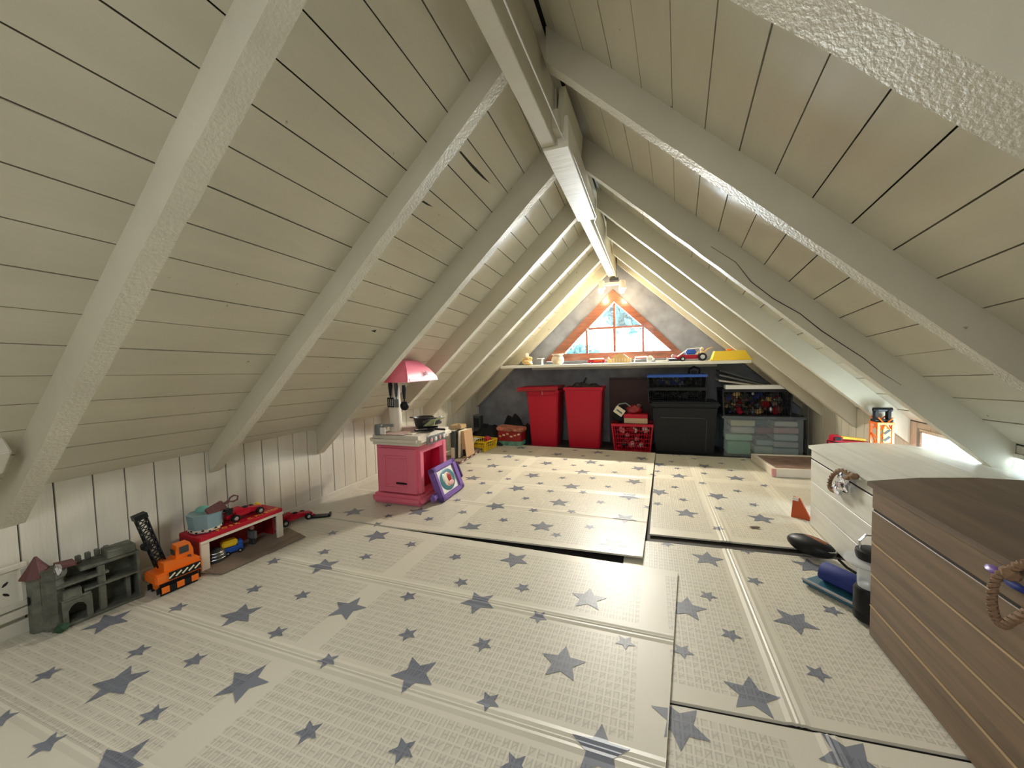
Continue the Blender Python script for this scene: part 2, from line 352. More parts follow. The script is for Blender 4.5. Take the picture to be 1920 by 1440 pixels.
# triangular window
cx=sum(p[0] for p in (A,B,T))/3; 
I=[G(1057,664),G(1259,657),G(1151,566)]
zi=(I[0][1]+I[1][1])/2; I=[(I[0][0],zi),(I[1][0],zi),I[2]]
O=[(A[0]+.004,A[1]+.003),(B[0]-.004,B[1]+.003),(T[0],T[1]-.006)]
w1=struct(one(lambda b:b.prism([O[0],O[1],I[1],I[0]],'y',YG-.025,YG+.09),'window_1',m_frame))
one(lambda b:b.prism([O[1],O[2],I[2],I[1]],'y',YG-.02,YG+.09),'window_frame',m_frame,w1)
one(lambda b:b.prism([O[2],O[0],I[0],I[2]],'y',YG-.02,YG+.09),'window_frame',m_frame,w1)
hz=G(1150,614)[1]; sl_=(I[2][1]-zi)/(I[2][0]-I[0][0]); sr_=(I[2][1]-zi)/(I[1][0]-I[2][0])
xa=I[0][0]+(hz-zi)/sl_; xb=I[1][0]-(hz-zi)/sr_; xm=G(1152,620)[0]; x1=G(1100,640)[0]; x2=G(1206,640)[0]
bx('mullion',m_frame,w1,(xm,YG+.04,(zi+I[2][1])/2-.005),(.032,.04,I[2][1]-zi-.02))
bx('transom',m_frame,w1,((xa+xb)/2,YG+.04,hz),(xb-xa,.038,.028))
for x in (x1,x2): bx('mullion',m_frame,w1,(x,YG+.04,(zi+hz)/2),(.026,.036,hz-zi))
def pane(pts): one(lambda b:b.prism(pts,'y',YG+.05,YG+.054),'pane',m_glass,w1)
pane([(I[0][0],zi),(x1,zi),(x1,min(hz,zi+sl_*(x1-I[0][0])))]); pane([(x1,zi),(xm,zi),(xm,hz),(x1,hz)]); pane([(xm,zi),(x2,zi),(x2,hz),(xm,hz)])
pane([(x2,zi),(I[1][0],zi),(x2,min(hz,zi+sr_*(I[1][0]-x2)))]); pane([(xa,hz),(xm,hz),(xm,I[2][1])]); pane([(xm,hz),(xb,hz),(xm,I[2][1])])
# display shelf
ZS=.982
sh=thing('shelf','long white painted board shelf under the triangular window','shelf',(0,0,0))
bx('board',m_shelf,sh,(-.40,4.625,ZS-.016),(2.62,.64,.032),bev=.003)
bx('batten',m_shelf,sh,(-.40,4.93,ZS-.05),(2.2,.03,.036))
# odd pieces on the left edge
tr=struct(bx('trim_1',m_shelf,None,(-2.085,.545,.745),(.10,.16,.11),(0,.74,0),bev=.005))
# carved wall vent
v=thing('wall_vent','cream carved wooden vent panel set low in the plank wall left of the castle','vent',(XL+.006,.60,.20))
bx('frame',m_wallp,v,(.008,0,.075),(.016,.24,.022),bev=.003); bx('frame',m_wallp,v,(.008,0,-.075),(.016,.24,.022),bev=.003)
bx('frame',m_wallp,v,(.008,.11,0),(.016,.022,.13),bev=.003); bx('frame',m_wallp,v,(.008,-.11,0),(.016,.022,.13),bev=.003)
bx('panel',m_shelf,v,(.003,0,0),(.008,.20,.13))
for yy in (-.045,.045):
    for a in (45,135,225,315):
        b=MB(); b.M=Matrix.Translation((.008,yy,0))@Matrix.Rotation(R_(a),4,'X')@Matrix.Translation((0,.028,0)); b.ball((0,0,0),(.002,.024,.010),1); b.build('carving',m_gap,v)
bx('ledge',m_wallp,v,(.012,0,-.105),(.024,.26,.03),bev=.003)

# ------------------------------------------------------------------ foam mats
def foam(name,label,poly,zt,folds,fdir,mm,ms,stars,group='star print foam mats',extra=0):
    """poly: corner list xy; surface gets a shallow ridge along every fold"""
    xs=[p[0] for p in poly]; ys=[p[1] for p in poly]; b=MB(); th=.009
    ax=1 if fdir=='y' else 0
    lo,hi=(min(ys),max(ys)) if ax else (min(xs),max(xs))
    cuts={lo,hi}
    for f in folds:
        for dlt in (-.030,-.016,-.006,0,.006,.016,.030):
            if lo<f+dlt<hi: cuts.add(f+dlt)
    cuts=sorted(cuts)
    def zz(t):
        z=0
        for f in folds:
            d=abs(t-f)
            if d<.031: z+= .0034 if d<.001 else (.0012 if d<.007 else (.003 if d<.017 else 0))
        return z
    # strips by clipping the polygon
    for a,c in zip(cuts,cuts[1:]):
        P=clip(list(poly),lambda p:p[ax]-a); P=clip(P,lambda p:c-p[ax]) if len(P)>2 else P
        if len(P)<3: continue
        top=[b.bm.verts.new((p[0],p[1],zt+extra*max(0,(p[0]+.9))/.9*max(0,1-(p[1]-lo)/.35)+(zz(a) if abs(p[ax]-a)<1e-6 else zz(c)))) for p in P]
        bot=[b.bm.verts.new((v.co.x,v.co.y,v.co.z-th)) for v in top]; n=len(P)
        b.bm.faces.new(top); b.bm.faces.new(bot[::-1])
        for i in range(n): b.bm.faces.new((top[i],bot[i],bot[(i+1)%n],top[(i+1)%n]))
    bmesh.ops.remove_doubles(b.bm,verts=b.bm.verts[:],dist=1e-5)
    # drop interior walls between strips
    dead=[f for f in b.bm.faces if all(len(e.link_faces)>2 for e in f.edges)]
    bmesh.ops.delete(b.bm,geom=dead,context='FACES_ONLY'); bmesh.ops.recalc_face_normals(b.bm,faces=b.bm.faces[:])
    o=b.build(name,mm); tag(o,label,'play mat',None)
    for x,y,r,a in stars:
        s=MB()
        t=y if ax else x
        k0=[(x+(r if i%2==0 else r*.46)*math.cos(R_(a)+i*math.pi/5),y+(r if i%2==0 else r*.46)*math.sin(R_(a)+i*math.pi/5)) for i in range(10)]
        cs_=sorted({-9,9}|{c for c in cuts})
        for c0,c1 in zip(cs_,cs_[1:]):
            P=clip(k0,lambda p:p[ax]-c0)
            if len(P)>2: P=clip(P,lambda p:c1-p[ax])
            if len(P)<3: continue
            ok=True
            def Z(p):
                tt=p[ax]; i=0
                za=zz(c0) if c0>-9 else 0; zb=zz(c1) if c1<9 else 0
                w=(tt-c0)/(c1-c0) if c1>c0 else 0
                zt2=za+(zb-za)*w if (c0>-9 and c1<9) else 0
                return zt+.0012+zt2+extra*max(0,(p[0]+.9))/.9*max(0,1-(p[1]-lo)/.35)
            # clip to mat polygon (convex)
            for i in range(len(poly)):
                p0,p1=poly[i],poly[(i+1)%len(poly)]
                if len(P)>2: P=clip(P,lambda p:(p1[0]-p0[0])*(p[1]-p0[1])-(p1[1]-p0[1])*(p[0]-p0[0]))
            if len(P)<3: continue
            f=s.bm.faces.new([s.bm.verts.new((p[0],p[1],Z(p))) for p in P])
        if not s.bm.faces: s.bm.free(); continue
        bmesh.ops.remove_doubles(s.bm,verts=s.bm.verts[:],dist=1e-6)
        bmesh.ops.triangulate(s.bm,faces=s.bm.faces[:]); s.bm.normal_update()
        for f in s.bm.faces:
            if f.normal.z<0: f.normal_flip()
        s.build('star',ms,o)
    return o
c7=lambda x,y:(x/3,960+y/3); c8=lambda x,y:(640+x/3,860+y/3)
e1=lambda x,y:(560+x/4,1080+y/4); e2=lambda x,y:(1000+x/4,1080+y/4); e3=lambda x,y:(1180+x/5.053,840+y/5.053); e4=lambda x,y:(600+x/5.333,840+y/5.333); r7=lambda x,y:(1400+x/3,960+y/3)
bb=lambda x,y:(840+x/4.8,830+y/4.8)
BIG=[c7(660,965),c7(1375,965),c7(1350,580),c7(1820,305),c7(610,620),e1(370,245),e1(1350,200),e1(870,740),e2(220,655),c8(975,570),c8(730,390),c8(1130,385),c8(1530,490),c8(870,270),c8(1225,250),c8(1390,790),c8(200,435),
 (212,1440),e4(340,645),e4(980,640),c8(1595,690-350+0),e2(1150,220),e2(1640,870),e2(1100,1080),e2(500,1320),e3(540,610),e3(830,450),e3(280,410),e3(470,260),e3(710,165),e3(1010,280),e3(1250,660),e3(740,1030),e3(1720,1100),r7(270,600),r7(590,1370),r7(1,0)]
BIG=BIG[:-1]
BIG+=[bb(*p) for p in ((400,212),(890,188),(540,128),(985,108),(660,48),(1350,90),(1740,145),(1285,178),(1715,235),(1210,268),(1675,355),(1630,490),(760,298),(220,323),(1110,398),(620,415))]
BIG+=[e3(450,55),e3(870,65),e3(105,100),e3(280,150)]
SMALL=[c7(780,785),c7(860,1140),c7(265,915),c7(1095,835),c7(1000,540),c7(1430,435),c7(1700,470),c7(1560,680),c7(1845,840),c7(1735,1240),c7(265,1310),c7(1540,280),c7(1825,225),c7(1870,120),c7(1,1175),
 e1(825,155),e1(820,440),e1(1380,515),e1(1425,945),e1(780,1310),e1(1620,1430),e1(1220,50),e1(1680,90),e1(1800,310),e2(690,500),
 e2(1310,130),e2(1480,420),e2(1120,540),e2(1660,20),r7(30,375),r7(400,890),r7(480,540),e3(1180,1240),e3(360,890),e3(1110,955)]
SMALL+=[bb(*p) for p in ((510,82),(740,85),(800,130),(1145,72),(1215,122),(1435,122),(370,155),(620,160),(1055,155),(1545,175),(185,190),(690,215),(1130,207),(1380,207),(955,247),(1500,270),(200,255),(470,262),(1030,320),(1300,322),(540,330),(310,370),(830,370),(920,440),(1440,400),(1215,450),(370,455),(700,505),(1375,540),(85,522),(770,615),(1110,625),(135,630),(500,700),(590,825),(1275,765),(975,840),(70,1030),(1845,290),(1800,585))]
SMALL+=[e3(*p) for p in ((430,365),(510,483),(265,520),(850,565),(690,328),(710,235),(960,207),(870,140),(615,98),(1080,110),(1280,350),(1020,400),(1180,530),(840,755),(400,125),(455,188),(265,215))]
SMALL+=[e4(*p) for p in ((680,580),(685,685),(570,768),(130,855),(910,965),(460,1090),(1090,715))]
def starset(test,cols):
    out=[]
    for lst,r in ((BIG,.078),(SMALL,.037)):
        for q in lst:
            p=fl(q[0],q[1],.01)
            if not test(p): continue
            if any(math.hypot(p.x-o[0],p.y-o[1])<.05 for o in out): continue
            a=60 if r<.05 else cols(p)
            out.append((p.x,p.y,r,a))
    return out
fa=lambda p: 21 if min(abs(p.x+.27),abs(p.x+1.18),abs(p.x+2.05))<min(abs(p.x+.70),abs(p.x+1.6)) else 58
fb=lambda p: 30 if min(abs(p.x+.62),abs(p.x+1.5))<min(abs(p.x+.18),abs(p.x+1.02),abs(p.x+1.93)) else 55
fc=lambda p: 12 if min(abs(p.x-.2),abs(p.x-.66),abs(p.x-.26))<min(abs(p.x-.45),abs(p.x-.03)) else 52
mA=mat_mat('foam_cream_a',-1.17,1.17,-.005,.475,.455,.40); sA=mat_mat('foam_star_a',-1.17,1.17,-.005,.475,.455,.40)
mC=mat_mat('foam_cream_c',-.105,.475,1.19,1.15,.40,.455); sC=mat_mat('foam_star_c',-.105,.475,1.19,1.15,.40,.455)
mB=mat_mat('foam_cream_b',-1.17,1.17,1.965,.475,.455,.40); sB=mat_mat('foam_star_b',-1.17,1.17,1.965,.475,.455,.40)
XB=XL+.022
foam('foam_mat','large cream star print foam mat filling the front left floor',[(XB,.02),(-.035,.02),(.025,.95),(.108,1.90),(XB,1.93)],.011,[.52,.945,1.42],'y',mA,sA,starset(lambda p:p.y<1.94 and p.x<.12,fa))
foam('foam_mat','cream star print foam mat in the middle before the red bins',[(XB,1.934),(-1.5,1.936),(-.05,1.975),(.03,4.34),(XB+.0,4.42)],.013,[2.44,2.915,3.39,3.865],'y',mB,sB,starset(lambda p:p.y>1.9 and p.x<.03,fb),extra=.012)
foam('foam_mat','cream star print foam mat between the totes and the white chest',[(-.018,2.30),(1.44,2.38),(1.44,4.36),(.034,4.34)],.004,[.375,.85],'x',mC,sC,starset(lambda p:p.y>2.3 and p.x>-.02,fc))
foam('foam_mat','cream star print foam mat beside the brown chest',[(-.14,1.155),(1.44,1.285),(1.44,2.30),(-.14,2.205)],-.001,[.37,.85],'x',mC,sC,starset(lambda p:1.19<p.y<2.25 and p.x>.02,fc))
foam('foam_mat','cream star print foam mat corner at the front of the brown chest',[(-.14,-.05),(1.44,-.05),(1.44,1.27),(-.14,1.142)],-.0035,[.43,.9],'x',mC,sC,starset(lambda p:p.y<1.17 and p.x>.03,fc))
foam('foam_mat','cream foam mat lying at the camera end of the floor',[(XB,-1.2),(-.03,-1.2),(-.035,.012),(XB,.012)],.011,[-.9,-.4],'y',mA,sA,[])

# ------------------------------------------------------------------ lamp on the gable
lp=aty(1146,534,4.72)
lm=thing('spot_lamp','cream double spot lamp with two lit bulbs above the triangular window','lamp',lp)
bx('mount',m_dgrey,lm,(.03,.05,.065),(.10,.10,.03)); bx('bar',m_cream,lm,(0,0,.01),(.26,.035,.035),bev=.005,smooth=True)
m_bulb=mat('lit_bulb',(1,.9,.7),.4,emit=(1,.80,.52),estr=14)
for px,py in ((1128,532),(1167,531)):
    p=aty(px,py,4.70)-lp; q=aty(px-1,py+13,4.70)-lp
    b=MB(); b.M=Matrix.Translation(p); b.lathe([(.028,.035),(.036,.02),(.036,-.03),(.043,-.05),(.045,-.062)],18); b.build('shade',m_cream,lm,smooth=True)
    b=MB(); b.ball(q,(.068,.068,.075),3); b.build('bulb',m_bulb,lm,smooth=True)
    l=bpy.data.lights.new('bulb_light','POINT'); l.energy=2.6; l.color=(1,.74,.42); l.shadow_soft_size=.035
    o=bpy.data.objects.new('bulb_light',l); C.objects.link(o); o.location=lp+q+Vector((0,-.01,-.055))
    l=bpy.data.lights.new('spot_beam','SPOT'); l.energy=60; l.color=(1,.90,.74); l.shadow_soft_size=.04; l.spot_size=R_(128); l.spot_blend=.9
    o=bpy.data.objects.new('spot_beam',l); C.objects.link(o); o.location=lp+q+Vector((0,-.03,-.05)); o.rotation_euler=Vector((-.25 if px<1150 else .25,-1,-.95)).to_track_quat('-Z','Y').to_euler()
one(lambda b:b.tube([(.06,.03,.06),(.075,.03,.12),(.07,.04,.17),(.05,.1,.20)],.004,6),'cord',m_silver,lm)

# ------------------------------------------------------------------ generic toy builders
def wheel(par,c,r,w,axis='x',hub=m_chrome):
    b=MB(); R=Matrix.Rotation(R_(90),4,'Y' if axis=='x' else 'X'); b.M=Matrix.Translation(c)@R
    b.lathe([(r*.55,-w/2),(r*.93,-w/2),(r,-w*.35),(r,w*.35),(r*.93,w/2),(r*.55,w/2)],20); o=b.build('wheel',m_blackp,par,smooth=True)
    b=MB(); b.M=Matrix.Translation(c)@R; b.lathe([(r*.52,-w/2-.001),(r*.3,-w/2-.003),(r*.3,w/2+.003),(r*.52,w/2+.001)],12); b.build('hub',hub,o,smooth=True); return o
def crate(root,w,d,h,m,cols,rows,t=.006,rim=.018,taper=.93,rimm=None):
    """open lattice crate, origin at the base centre"""
    b=MB(); k=taper
    def P(u,v,z): s=k+(1-k)*z/h; return Vector((u*w/2*s,v*d/2*s,z))
    b.box((0,0,.005),(w*k,d*k,.01))
    def stick(a,c): b.tube([a,c],t/2,4)
    for sgn in (-1,1):
        for i in range(cols+1):
            u=-1+2*i/cols; stick(P(u,sgn,0.004),P(u,sgn,h-rim/2))
        n2=max(3,int(cols*d/w))
        for i in range(1,n2): v=-1+2*i/n2; stick(P(sgn,v,.004),P(sgn,v,h-rim/2))
        for j in range(rows+1):
            z=.006+(h-rim-.004)*j/rows; stick(P(-1,sgn,z),P(1,sgn,z)); stick(P(sgn,-1,z),P(sgn,1,z))
    for sgn in (-1,1):
        for s2 in (-1,1): b.hull8([P(sgn*1.0,s2*1.0,0)+Vector((x,y,0)) for x,y in ((-.008,-.008),(.008,-.008),(.008,.008),(-.008,.008))]+[P(sgn,s2,h-rim)+Vector((x,y,0)) for x,y in ((-.008,-.008),(.008,-.008),(.008,.008),(-.008,.008))])
    b.build('body',m,root)
    b=MB()
    for sgn in (-1,1): b.box((0,sgn*d/2,h-rim/2),(w+.014,.014,rim)); b.box((sgn*w/2,0,h-rim/2),(.014,d,rim))
    b.build('rim',rimm or m,root)
def pile(name,label,loc,w,d,h,cols,n,seed,size=.05):
    q=random.Random(seed); b=MB()
    for i in range(n):
        b.mi=q.randrange(len(cols)); c=(q.uniform(-w/2,w/2)*.86,q.uniform(-d/2,d/2)*.86,q.uniform(.03,h)); s=[size*q.uniform(.5,1.3) for _ in range(3)]
        if q.random()<.35: b.ball(c,s,1)
        else: b.box(c,s,(q.uniform(-1,1),q.uniform(-1,1),q.uniform(-1,1)))
    return tag(b.build(name,cols,loc=loc),label,'toys',kind='stuff')

# ------------------------------------------------------------------ toy castle
c0=fl(99,1190); c1=fl(270,1120); L=(c1-c0).length; az=math.atan2(c1.y-c0.y,c1.x-c0.x)
ca=thing('toy_castle','weathered grey toy castle with open rooms and a maroon turret roof by the plank wall','toy castle',(c0.x,c0.y,.0125),az)
# local x along the front edge, y towards the wall
D=.11; H=.215
bx('base',m_stone,ca,(L/2,D/2,.006),(L,D,.012),bev=.002)
bx('back_wall',m_stone,ca,(L/2+.02,D-.008,H/2),(L-.05,.014,H),bev=.002)
bx('floor_slab',m_stone,ca,(L*.66,D*.52,.118),(L*.62,D*.86,.007)); bx('floor_slab',m_stone,ca,(L*.35,D*.5,.165),(L*.55,D*.9,.008))
bx('roof_slab',m_stone,ca,(L*.66,D*.55,H-.012),(L*.66,D*.8,.012),bev=.002)
bx('side_wall',m_stone,ca,(L-.006,D*.55,H/2),(.010,D*.9,H-.01)); bx('pillar',m_stone,ca,(L*.55,.025,.10),(.022,.02,.19),bev=.003)
bx('pillar',m_stone,ca,(L*.86,.05,.055),(.014,.03,.11))
one(lambda b:(b.prism([(.03,.0),(.045,.0),(.045,.06),(.055,.078),(.07,.085),(.085,.078),(.095,.06),(.095,0),(.112,0),(.112,.1),(.03,.1)],'y',.004,.014),b.box((.07,.03,.105),(.08,.05,.008)),b.box((.06,.02,.125),(.05,.03,.03))),'gatehouse',m_stone,ca)
one(lambda b:(b.lathe([(.038,0),(.034,.02),(.032,.19),(.038,.2),(.038,.235)],8,Matrix.Translation((.022,.055,0))),b.lathe([(.030,0),(.028,.2),(.033,.21),(.033,.22)],8,Matrix.Translation((-.012,.085,0)))),'tower',m_stone,ca)
one(lambda b:b.lathe([(.046,0),(.044,.006),(.02,.045),(.004,.075)],8,Matrix.Translation((-.012,.085,.215))),'turret_roof',m_maroon,ca)
one(lambda b:b.box((.055,.05,.238),(.05,.06,.012),(0,.1,0)),'turret_roof',m_maroon,ca)
for i in range(4): bx('battlement',m_stone,ca,(.10+i*.028,D-.012,H+.012+.002*i),(.016,.018,.028),bev=.002)
bx('parapet',m_stone,ca,(L*.80,D*.55,H+.012),(L*.34,D*.75,.035),bev=.003)
bx('window_slit',m_blackp,ca,(-.040,.072,.13),(.004,.012,.03))
one(lambda b:b.ball((.02,-.02,.018),(.04,.035,.034),2,.2,3),'shrub',mat('dark_green',(.02,.06,.03),.8),ca)
fb_=thing('foil_scrap','crumpled silver foil scrap on the turret edge of the toy castle','foil',ca.location+Vector((.01,.035,.238)))
one(lambda b:b.ball((0,-.01,.0),(.03,.02,.05),2,.5,8),'scrap',m_foil,fb_)

# ------------------------------------------------------------------ orange toy crane
p=fl(290,1118); q=fl(375,1078)
cr=thing('toy_crane','orange and black toy crane with lattice boom between castle and toy garage','toy crane',(-2.085,1.088,.0125),R_(83))
# local x along length (towards +Y world), y to wall side
for s in (-1,1):
    o=one(lambda b:(b.box((0,s*.042,.026),(.165,.028,.05),bev=.012)),'track',m_blackp,cr,smooth=True)
    for k in (-.055,0,.055): bx('roller',m_orange,o,(k,s*.058-.004*s,.026),(.03,.006,.028),bev=.002)
bx('undercarriage',m_orange,cr,(0,0,.035),(.14,.07,.04),bev=.004)
bx('chassis',m_orange,cr,(0,0,.078),(.175,.11,.045),bev=.006,smooth=True)
one(lambda b:b.prism([(-.05,.10),(.085,.10),(.085,.112),(.04,.128),(-.05,.138)],'y',-.04,.045),'hood',m_orange,cr)
one(lambda b:(b.prism([(.0,.12),(.07,.12),(.07,.155),(.058,.19),(.008,.19)],'y',-.02,.03)),'cab',m_orange,cr)
bx('cab_window',m_dgrey,cr,(.034,-.0215,.165),(.035,.002,.032)); bx('cab_window',m_dgrey,cr,(-.0,.005,.16),(.002,.03,.028),(0,-.12,0))
st=bx('warning_stripe_plate',m_blackp,cr,(.02,-.0565,.08),(.12,.003,.034))
for k in range(5): bx('stripe',mat('stripe_white',(.85,.80,.60),.4),st,(-.03+k*.024,-.0588,.08),(.028,.002,.006),(0,-.65 if k>2 else -.65,0))
def lattice(b,a,c,w,n,r=.0028,up=Vector((0,0,1))):
    a,c=Vector(a),Vector(c); t=(c-a).normalized(); u=t.cross(Vector((0,1,0))); u.normalize(); v=t.cross(u)
    co=[u*w/2+v*w/2,u*w/2-v*w/2,-u*w/2-v*w/2,-u*w/2+v*w/2]
    for k in co: b.tube([a+k,c+k],r,4)
    for i in range(n):
        f0,f1=a+(c-a)*i/n,a+(c-a)*(i+1)/n
        for j in range(4):
            b.tube([f0+co[j],f1+co[(j+1)%4]],r*.8,3); b.tube([f0+co[(j+1)%4],f1+co[j]],r*.8,3); b.tube([f1+co[j],f1+co[(j+1)%4]],r*.9,3)
one(lambda b:lattice(b,(-.035,.03,.11),(-.085,.055,.345),.034,7),'boom',m_blackp,cr)
bx('boom_tip',m_blackp,cr,(-.087,.056,.352),(.046,.04,.022),(0,-.2,0)); bx('winch',m_blackp,cr,(-.078,.04,.215),(.03,.04,.03),(0,-.2,0),bev=.005)
bx('exhaust',m_maroon,cr,(.05,-.03,.12),(.014,.012,.03),bev=.003)

# ------------------------------------------------------------------ toy garage
ga=thing('toy_garage','red roofed toy garage with cream posts and yellow lettering on a grey ground plate','toy garage',(-2.175,1.425,.0125),R_(90-3.5))
# local x along wall (+Y world), y to the wall (-X world)
bx('ground_plate',m_card,ga,(.03,-.075,.004),(.47,.20,.006),(R_(-1),0,0))
one(lambda b:b.prism([(-.25,-.02),(-.19,-.215),(.25,-.235),(.30,-.02)],'z',.0035,.0065),'ground_apron',m_card,ga)
bx('roof',m_red,ga,(0,-.008,.162),(.43,.185,.022),bev=.004)
bx('fascia',m_cream,ga,(0,-.101,.147),(.43,.006,.012))
bx('side_wall',m_dred,ga,(-.208,.0,.078),(.012,.165,.15)); bx('side_wall',m_dred,ga,(.208,.03,.078),(.012,.10,.15)); bx('back_wall',m_dred,ga,(0,.078,.078),(.42,.01,.15))
bx('post',m_cream,ga,(-.195,-.092,.077),(.038,.014,.150),(0,.02,0),bev=.002); bx('post',m_cream,ga,(.195,-.092,.077),(.036,.014,.150),bev=.002)
m_let=mat('yellow_lettering',(.85,.42,.05),.5)
text('lettering','F O S K',.034,m_let,ga,(-.075,-.078,.1738),(0,0,0)); text('lettering','C. PIT STOP',.034,m_let,ga,(.115,-.078,.1738),(0,0,0))
Mg=ga.location
def on(root,x,y,z): 
    a=root.rotation_euler.z; return Vector((root.location.x+x*math.cos(a)-y*math.sin(a),root.location.y+x*math.sin(a)+y*math.cos(a),root.location.z+z))
# toys inside the garage
o=thing('toy_dome','round striped grey toy dome inside the toy garage by its left post','toy',on(ga,-.12,-.03,.0))
one(lambda b:b.lathe([(.05,.007),(.052,.02),(.046,.045),(.03,.062),(.004,.069)],16),'dome',m_dgrey,o,smooth=True)
for k in range(3): one(lambda b:b.lathe([(.052-.006*k,.022+.014*k),(.054-.006*k,.024+.014*k),(.053-.006*k,.026+.014*k)],16,caps=False),'ring',m_silver,o)
o=thing('toy_truck','blue and yellow toy truck parked inside the toy garage','toy truck',on(ga,-.035,-.035,.0),R_(70))
bx('body',m_blue,o,(0,0,.032),(.09,.045,.03),bev=.004); bx('load',m_yellow,o,(-.015,0,.068),(.07,.05,.034),bev=.006); bx('cab',m_blue,o,(.032,0,.055),(.026,.04,.026),bev=.004)
for x in (-.028,.028):
    for y in (-.024,.024): wheel(o,(x,y,.018),.011,.01,'y')
o=thing('toy_robot','grey and pink toy figure standing at the right inside the toy garage','toy',on(ga,.075,-.03,.0))
bx('torso',m_grey,o,(0,0,.062),(.04,.025,.045),bev=.005); one(lambda b:b.ball((0,0,.10),(.026,.024,.026),2),'head',m_pinkt,o,smooth=True)
for s in (-1,1): bx('leg',m_dgrey,o,(s*.011,0,.0225),(.014,.018,.037),bev=.002); bx('arm',m_grey,o,(s*.027,0,.062),(.01,.014,.042),bev=.002)
# octagonal tin on the roof
tn=thing('toy_tub','blue-grey octagonal toy tub with checkered rim on the toy garage roof','tub',on(ga,-.135,.0,.1745),R_(20))
one(lambda b:b.lathe([(.068,0),(.070,.006),(.070,.018),(.076,.085),(.078,.09)],8),'tub_body',m_bluegrey,tn)
one(lambda b:b.lathe([(.0715,.004),(.0735,.005),(.0735,.017),(.0715,.018)],8,caps=False),'band',m_cream,tn)
for k in range(16):
    a=2*math.pi*k/16+.1; bx('check',m_blackp,tn,(.0705*math.cos(a),.0705*math.sin(a),.011+(.004 if k%2 else -.003)),(.004,.010,.006),(0,0,a))
one(lambda b:b.ball((-.025,.02,.092),(.075,.06,.05),2),'lid_dome',mat('mint',(.16,.42,.34),.5),tn,smooth=True)
br=thing('toy_brush','dark pink toy brush with looped black handle lying in the toy tub','toy brush',on(ga,-.11,-.03,.262))
bx_=Vector((.10,.95,.28)).normalized(); bz_=Vector((.75,-.15,.62)); bz_=(bz_-bx_*bz_.dot(bx_)).normalized(); br.rotation_euler=Matrix((bx_,bz_.cross(bx_),bz_)).transposed().to_euler()
bx('pad',m_pinkt,br,(0,0,.012),(.07,.045,.022),bev=.008,smooth=True); bx('head',m_maroon,br,(.005,0,.026),(.085,.052,.012),bev=.005)
one(lambda b:(b.tube([(.04,0,.026),(.07,0,.026)],.008,8),b.tube([(.07,0,.026),(.085,.013,.026),(.105,.015,.026),(.118,0,.026),(.105,-.015,.026),(.085,-.013,.026)],.0045,6,True)),'handle',m_maroon,br)
# racing cars
def racer(name,label,loc,rz,L=.17,z0=0):
    r=thing(name,label,'toy car',loc,rz)
    one(lambda b:b.prism([(-L/2,.02),(L/2,.02),(L/2,.034),(.25*L,.042),(.06*L,.052),(-.02*L,.05),(-.1*L,.064),(-.3*L,.060),(-L/2,.046)],'y',-.022,.022),'body',m_red,r)
    bx('side_pod',m_red,r,(-.02,0,.033),(L*.42,.078,.024),bev=.006,smooth=True); bx('cockpit',m_blackp,r,(.0,0,.052),(.04,.024,.012),bev=.004)
    bx('rear_wing',m_blackp,r,(-L*.47,0,.075),(.024,.078,.006)); 
    for s in (-1,1): bx('wing_plate',m_blackp,r,(-L*.47,s*.038,.064),(.034,.004,.034))
    bx('front_wing',m_red,r,(L*.49,0,.018),(.024,.084,.006),bev=.002)
    for x in (-L*.34,L*.33):
        for s in (-1,1): wheel(r,(x,s*.045,.0205),.0205,.02,'y')
    return r
racer('toy_race_car','red toy racing car on the toy garage roof beside the tub',on(ga,.045,-.015,.1735),R_(83),.19)
o=thing('toy_block','yellow toy block on the far end of the toy garage roof','toy block',on(ga,.150,.03,.1735)); bx('block',m_yellow,o,(0,0,.016),(.032,.028,.032),bev=.003); bx('stud',m_yellow,o,(0,0,.036),(.014,.014,.008),bev=.002)
o=thing('toy_helmet','small dark round toy between the racing car and yellow block','toy',on(ga,.10,.055,.1735)); one(lambda b:b.ball((0,0,.018),(.05,.035,.036),2),'shell',m_blackp,o,smooth=True); bx('visor',m_dgrey,o,(0,-.016,.016),(.03,.006,.01))
p=fl(552,978); racer('toy_race_car','red toy racing car with black wings on the mat past the toy garage',(p.x,p.y,.0125),R_(72),.21)
o=thing('toy_ramp','flat black toy ramp lying behind the floor racing car','toy part',(p.x+.10,p.y+.10,.0125),R_(35)); bx('plate',m_blackp,o,(0,0,.008),(.15,.05,.01),(0,.05,0),bev=.002); bx('lip',m_blackp,o,(.07,0,.014),(.012,.05,.012))

# ------------------------------------------------------------------ toy kitchen
kt=thing('toy_kitchen','pink toy kitchen with cream worktop, white post and pink hood','toy kitchen',(-1.73,2.485,.0155),R_(0))
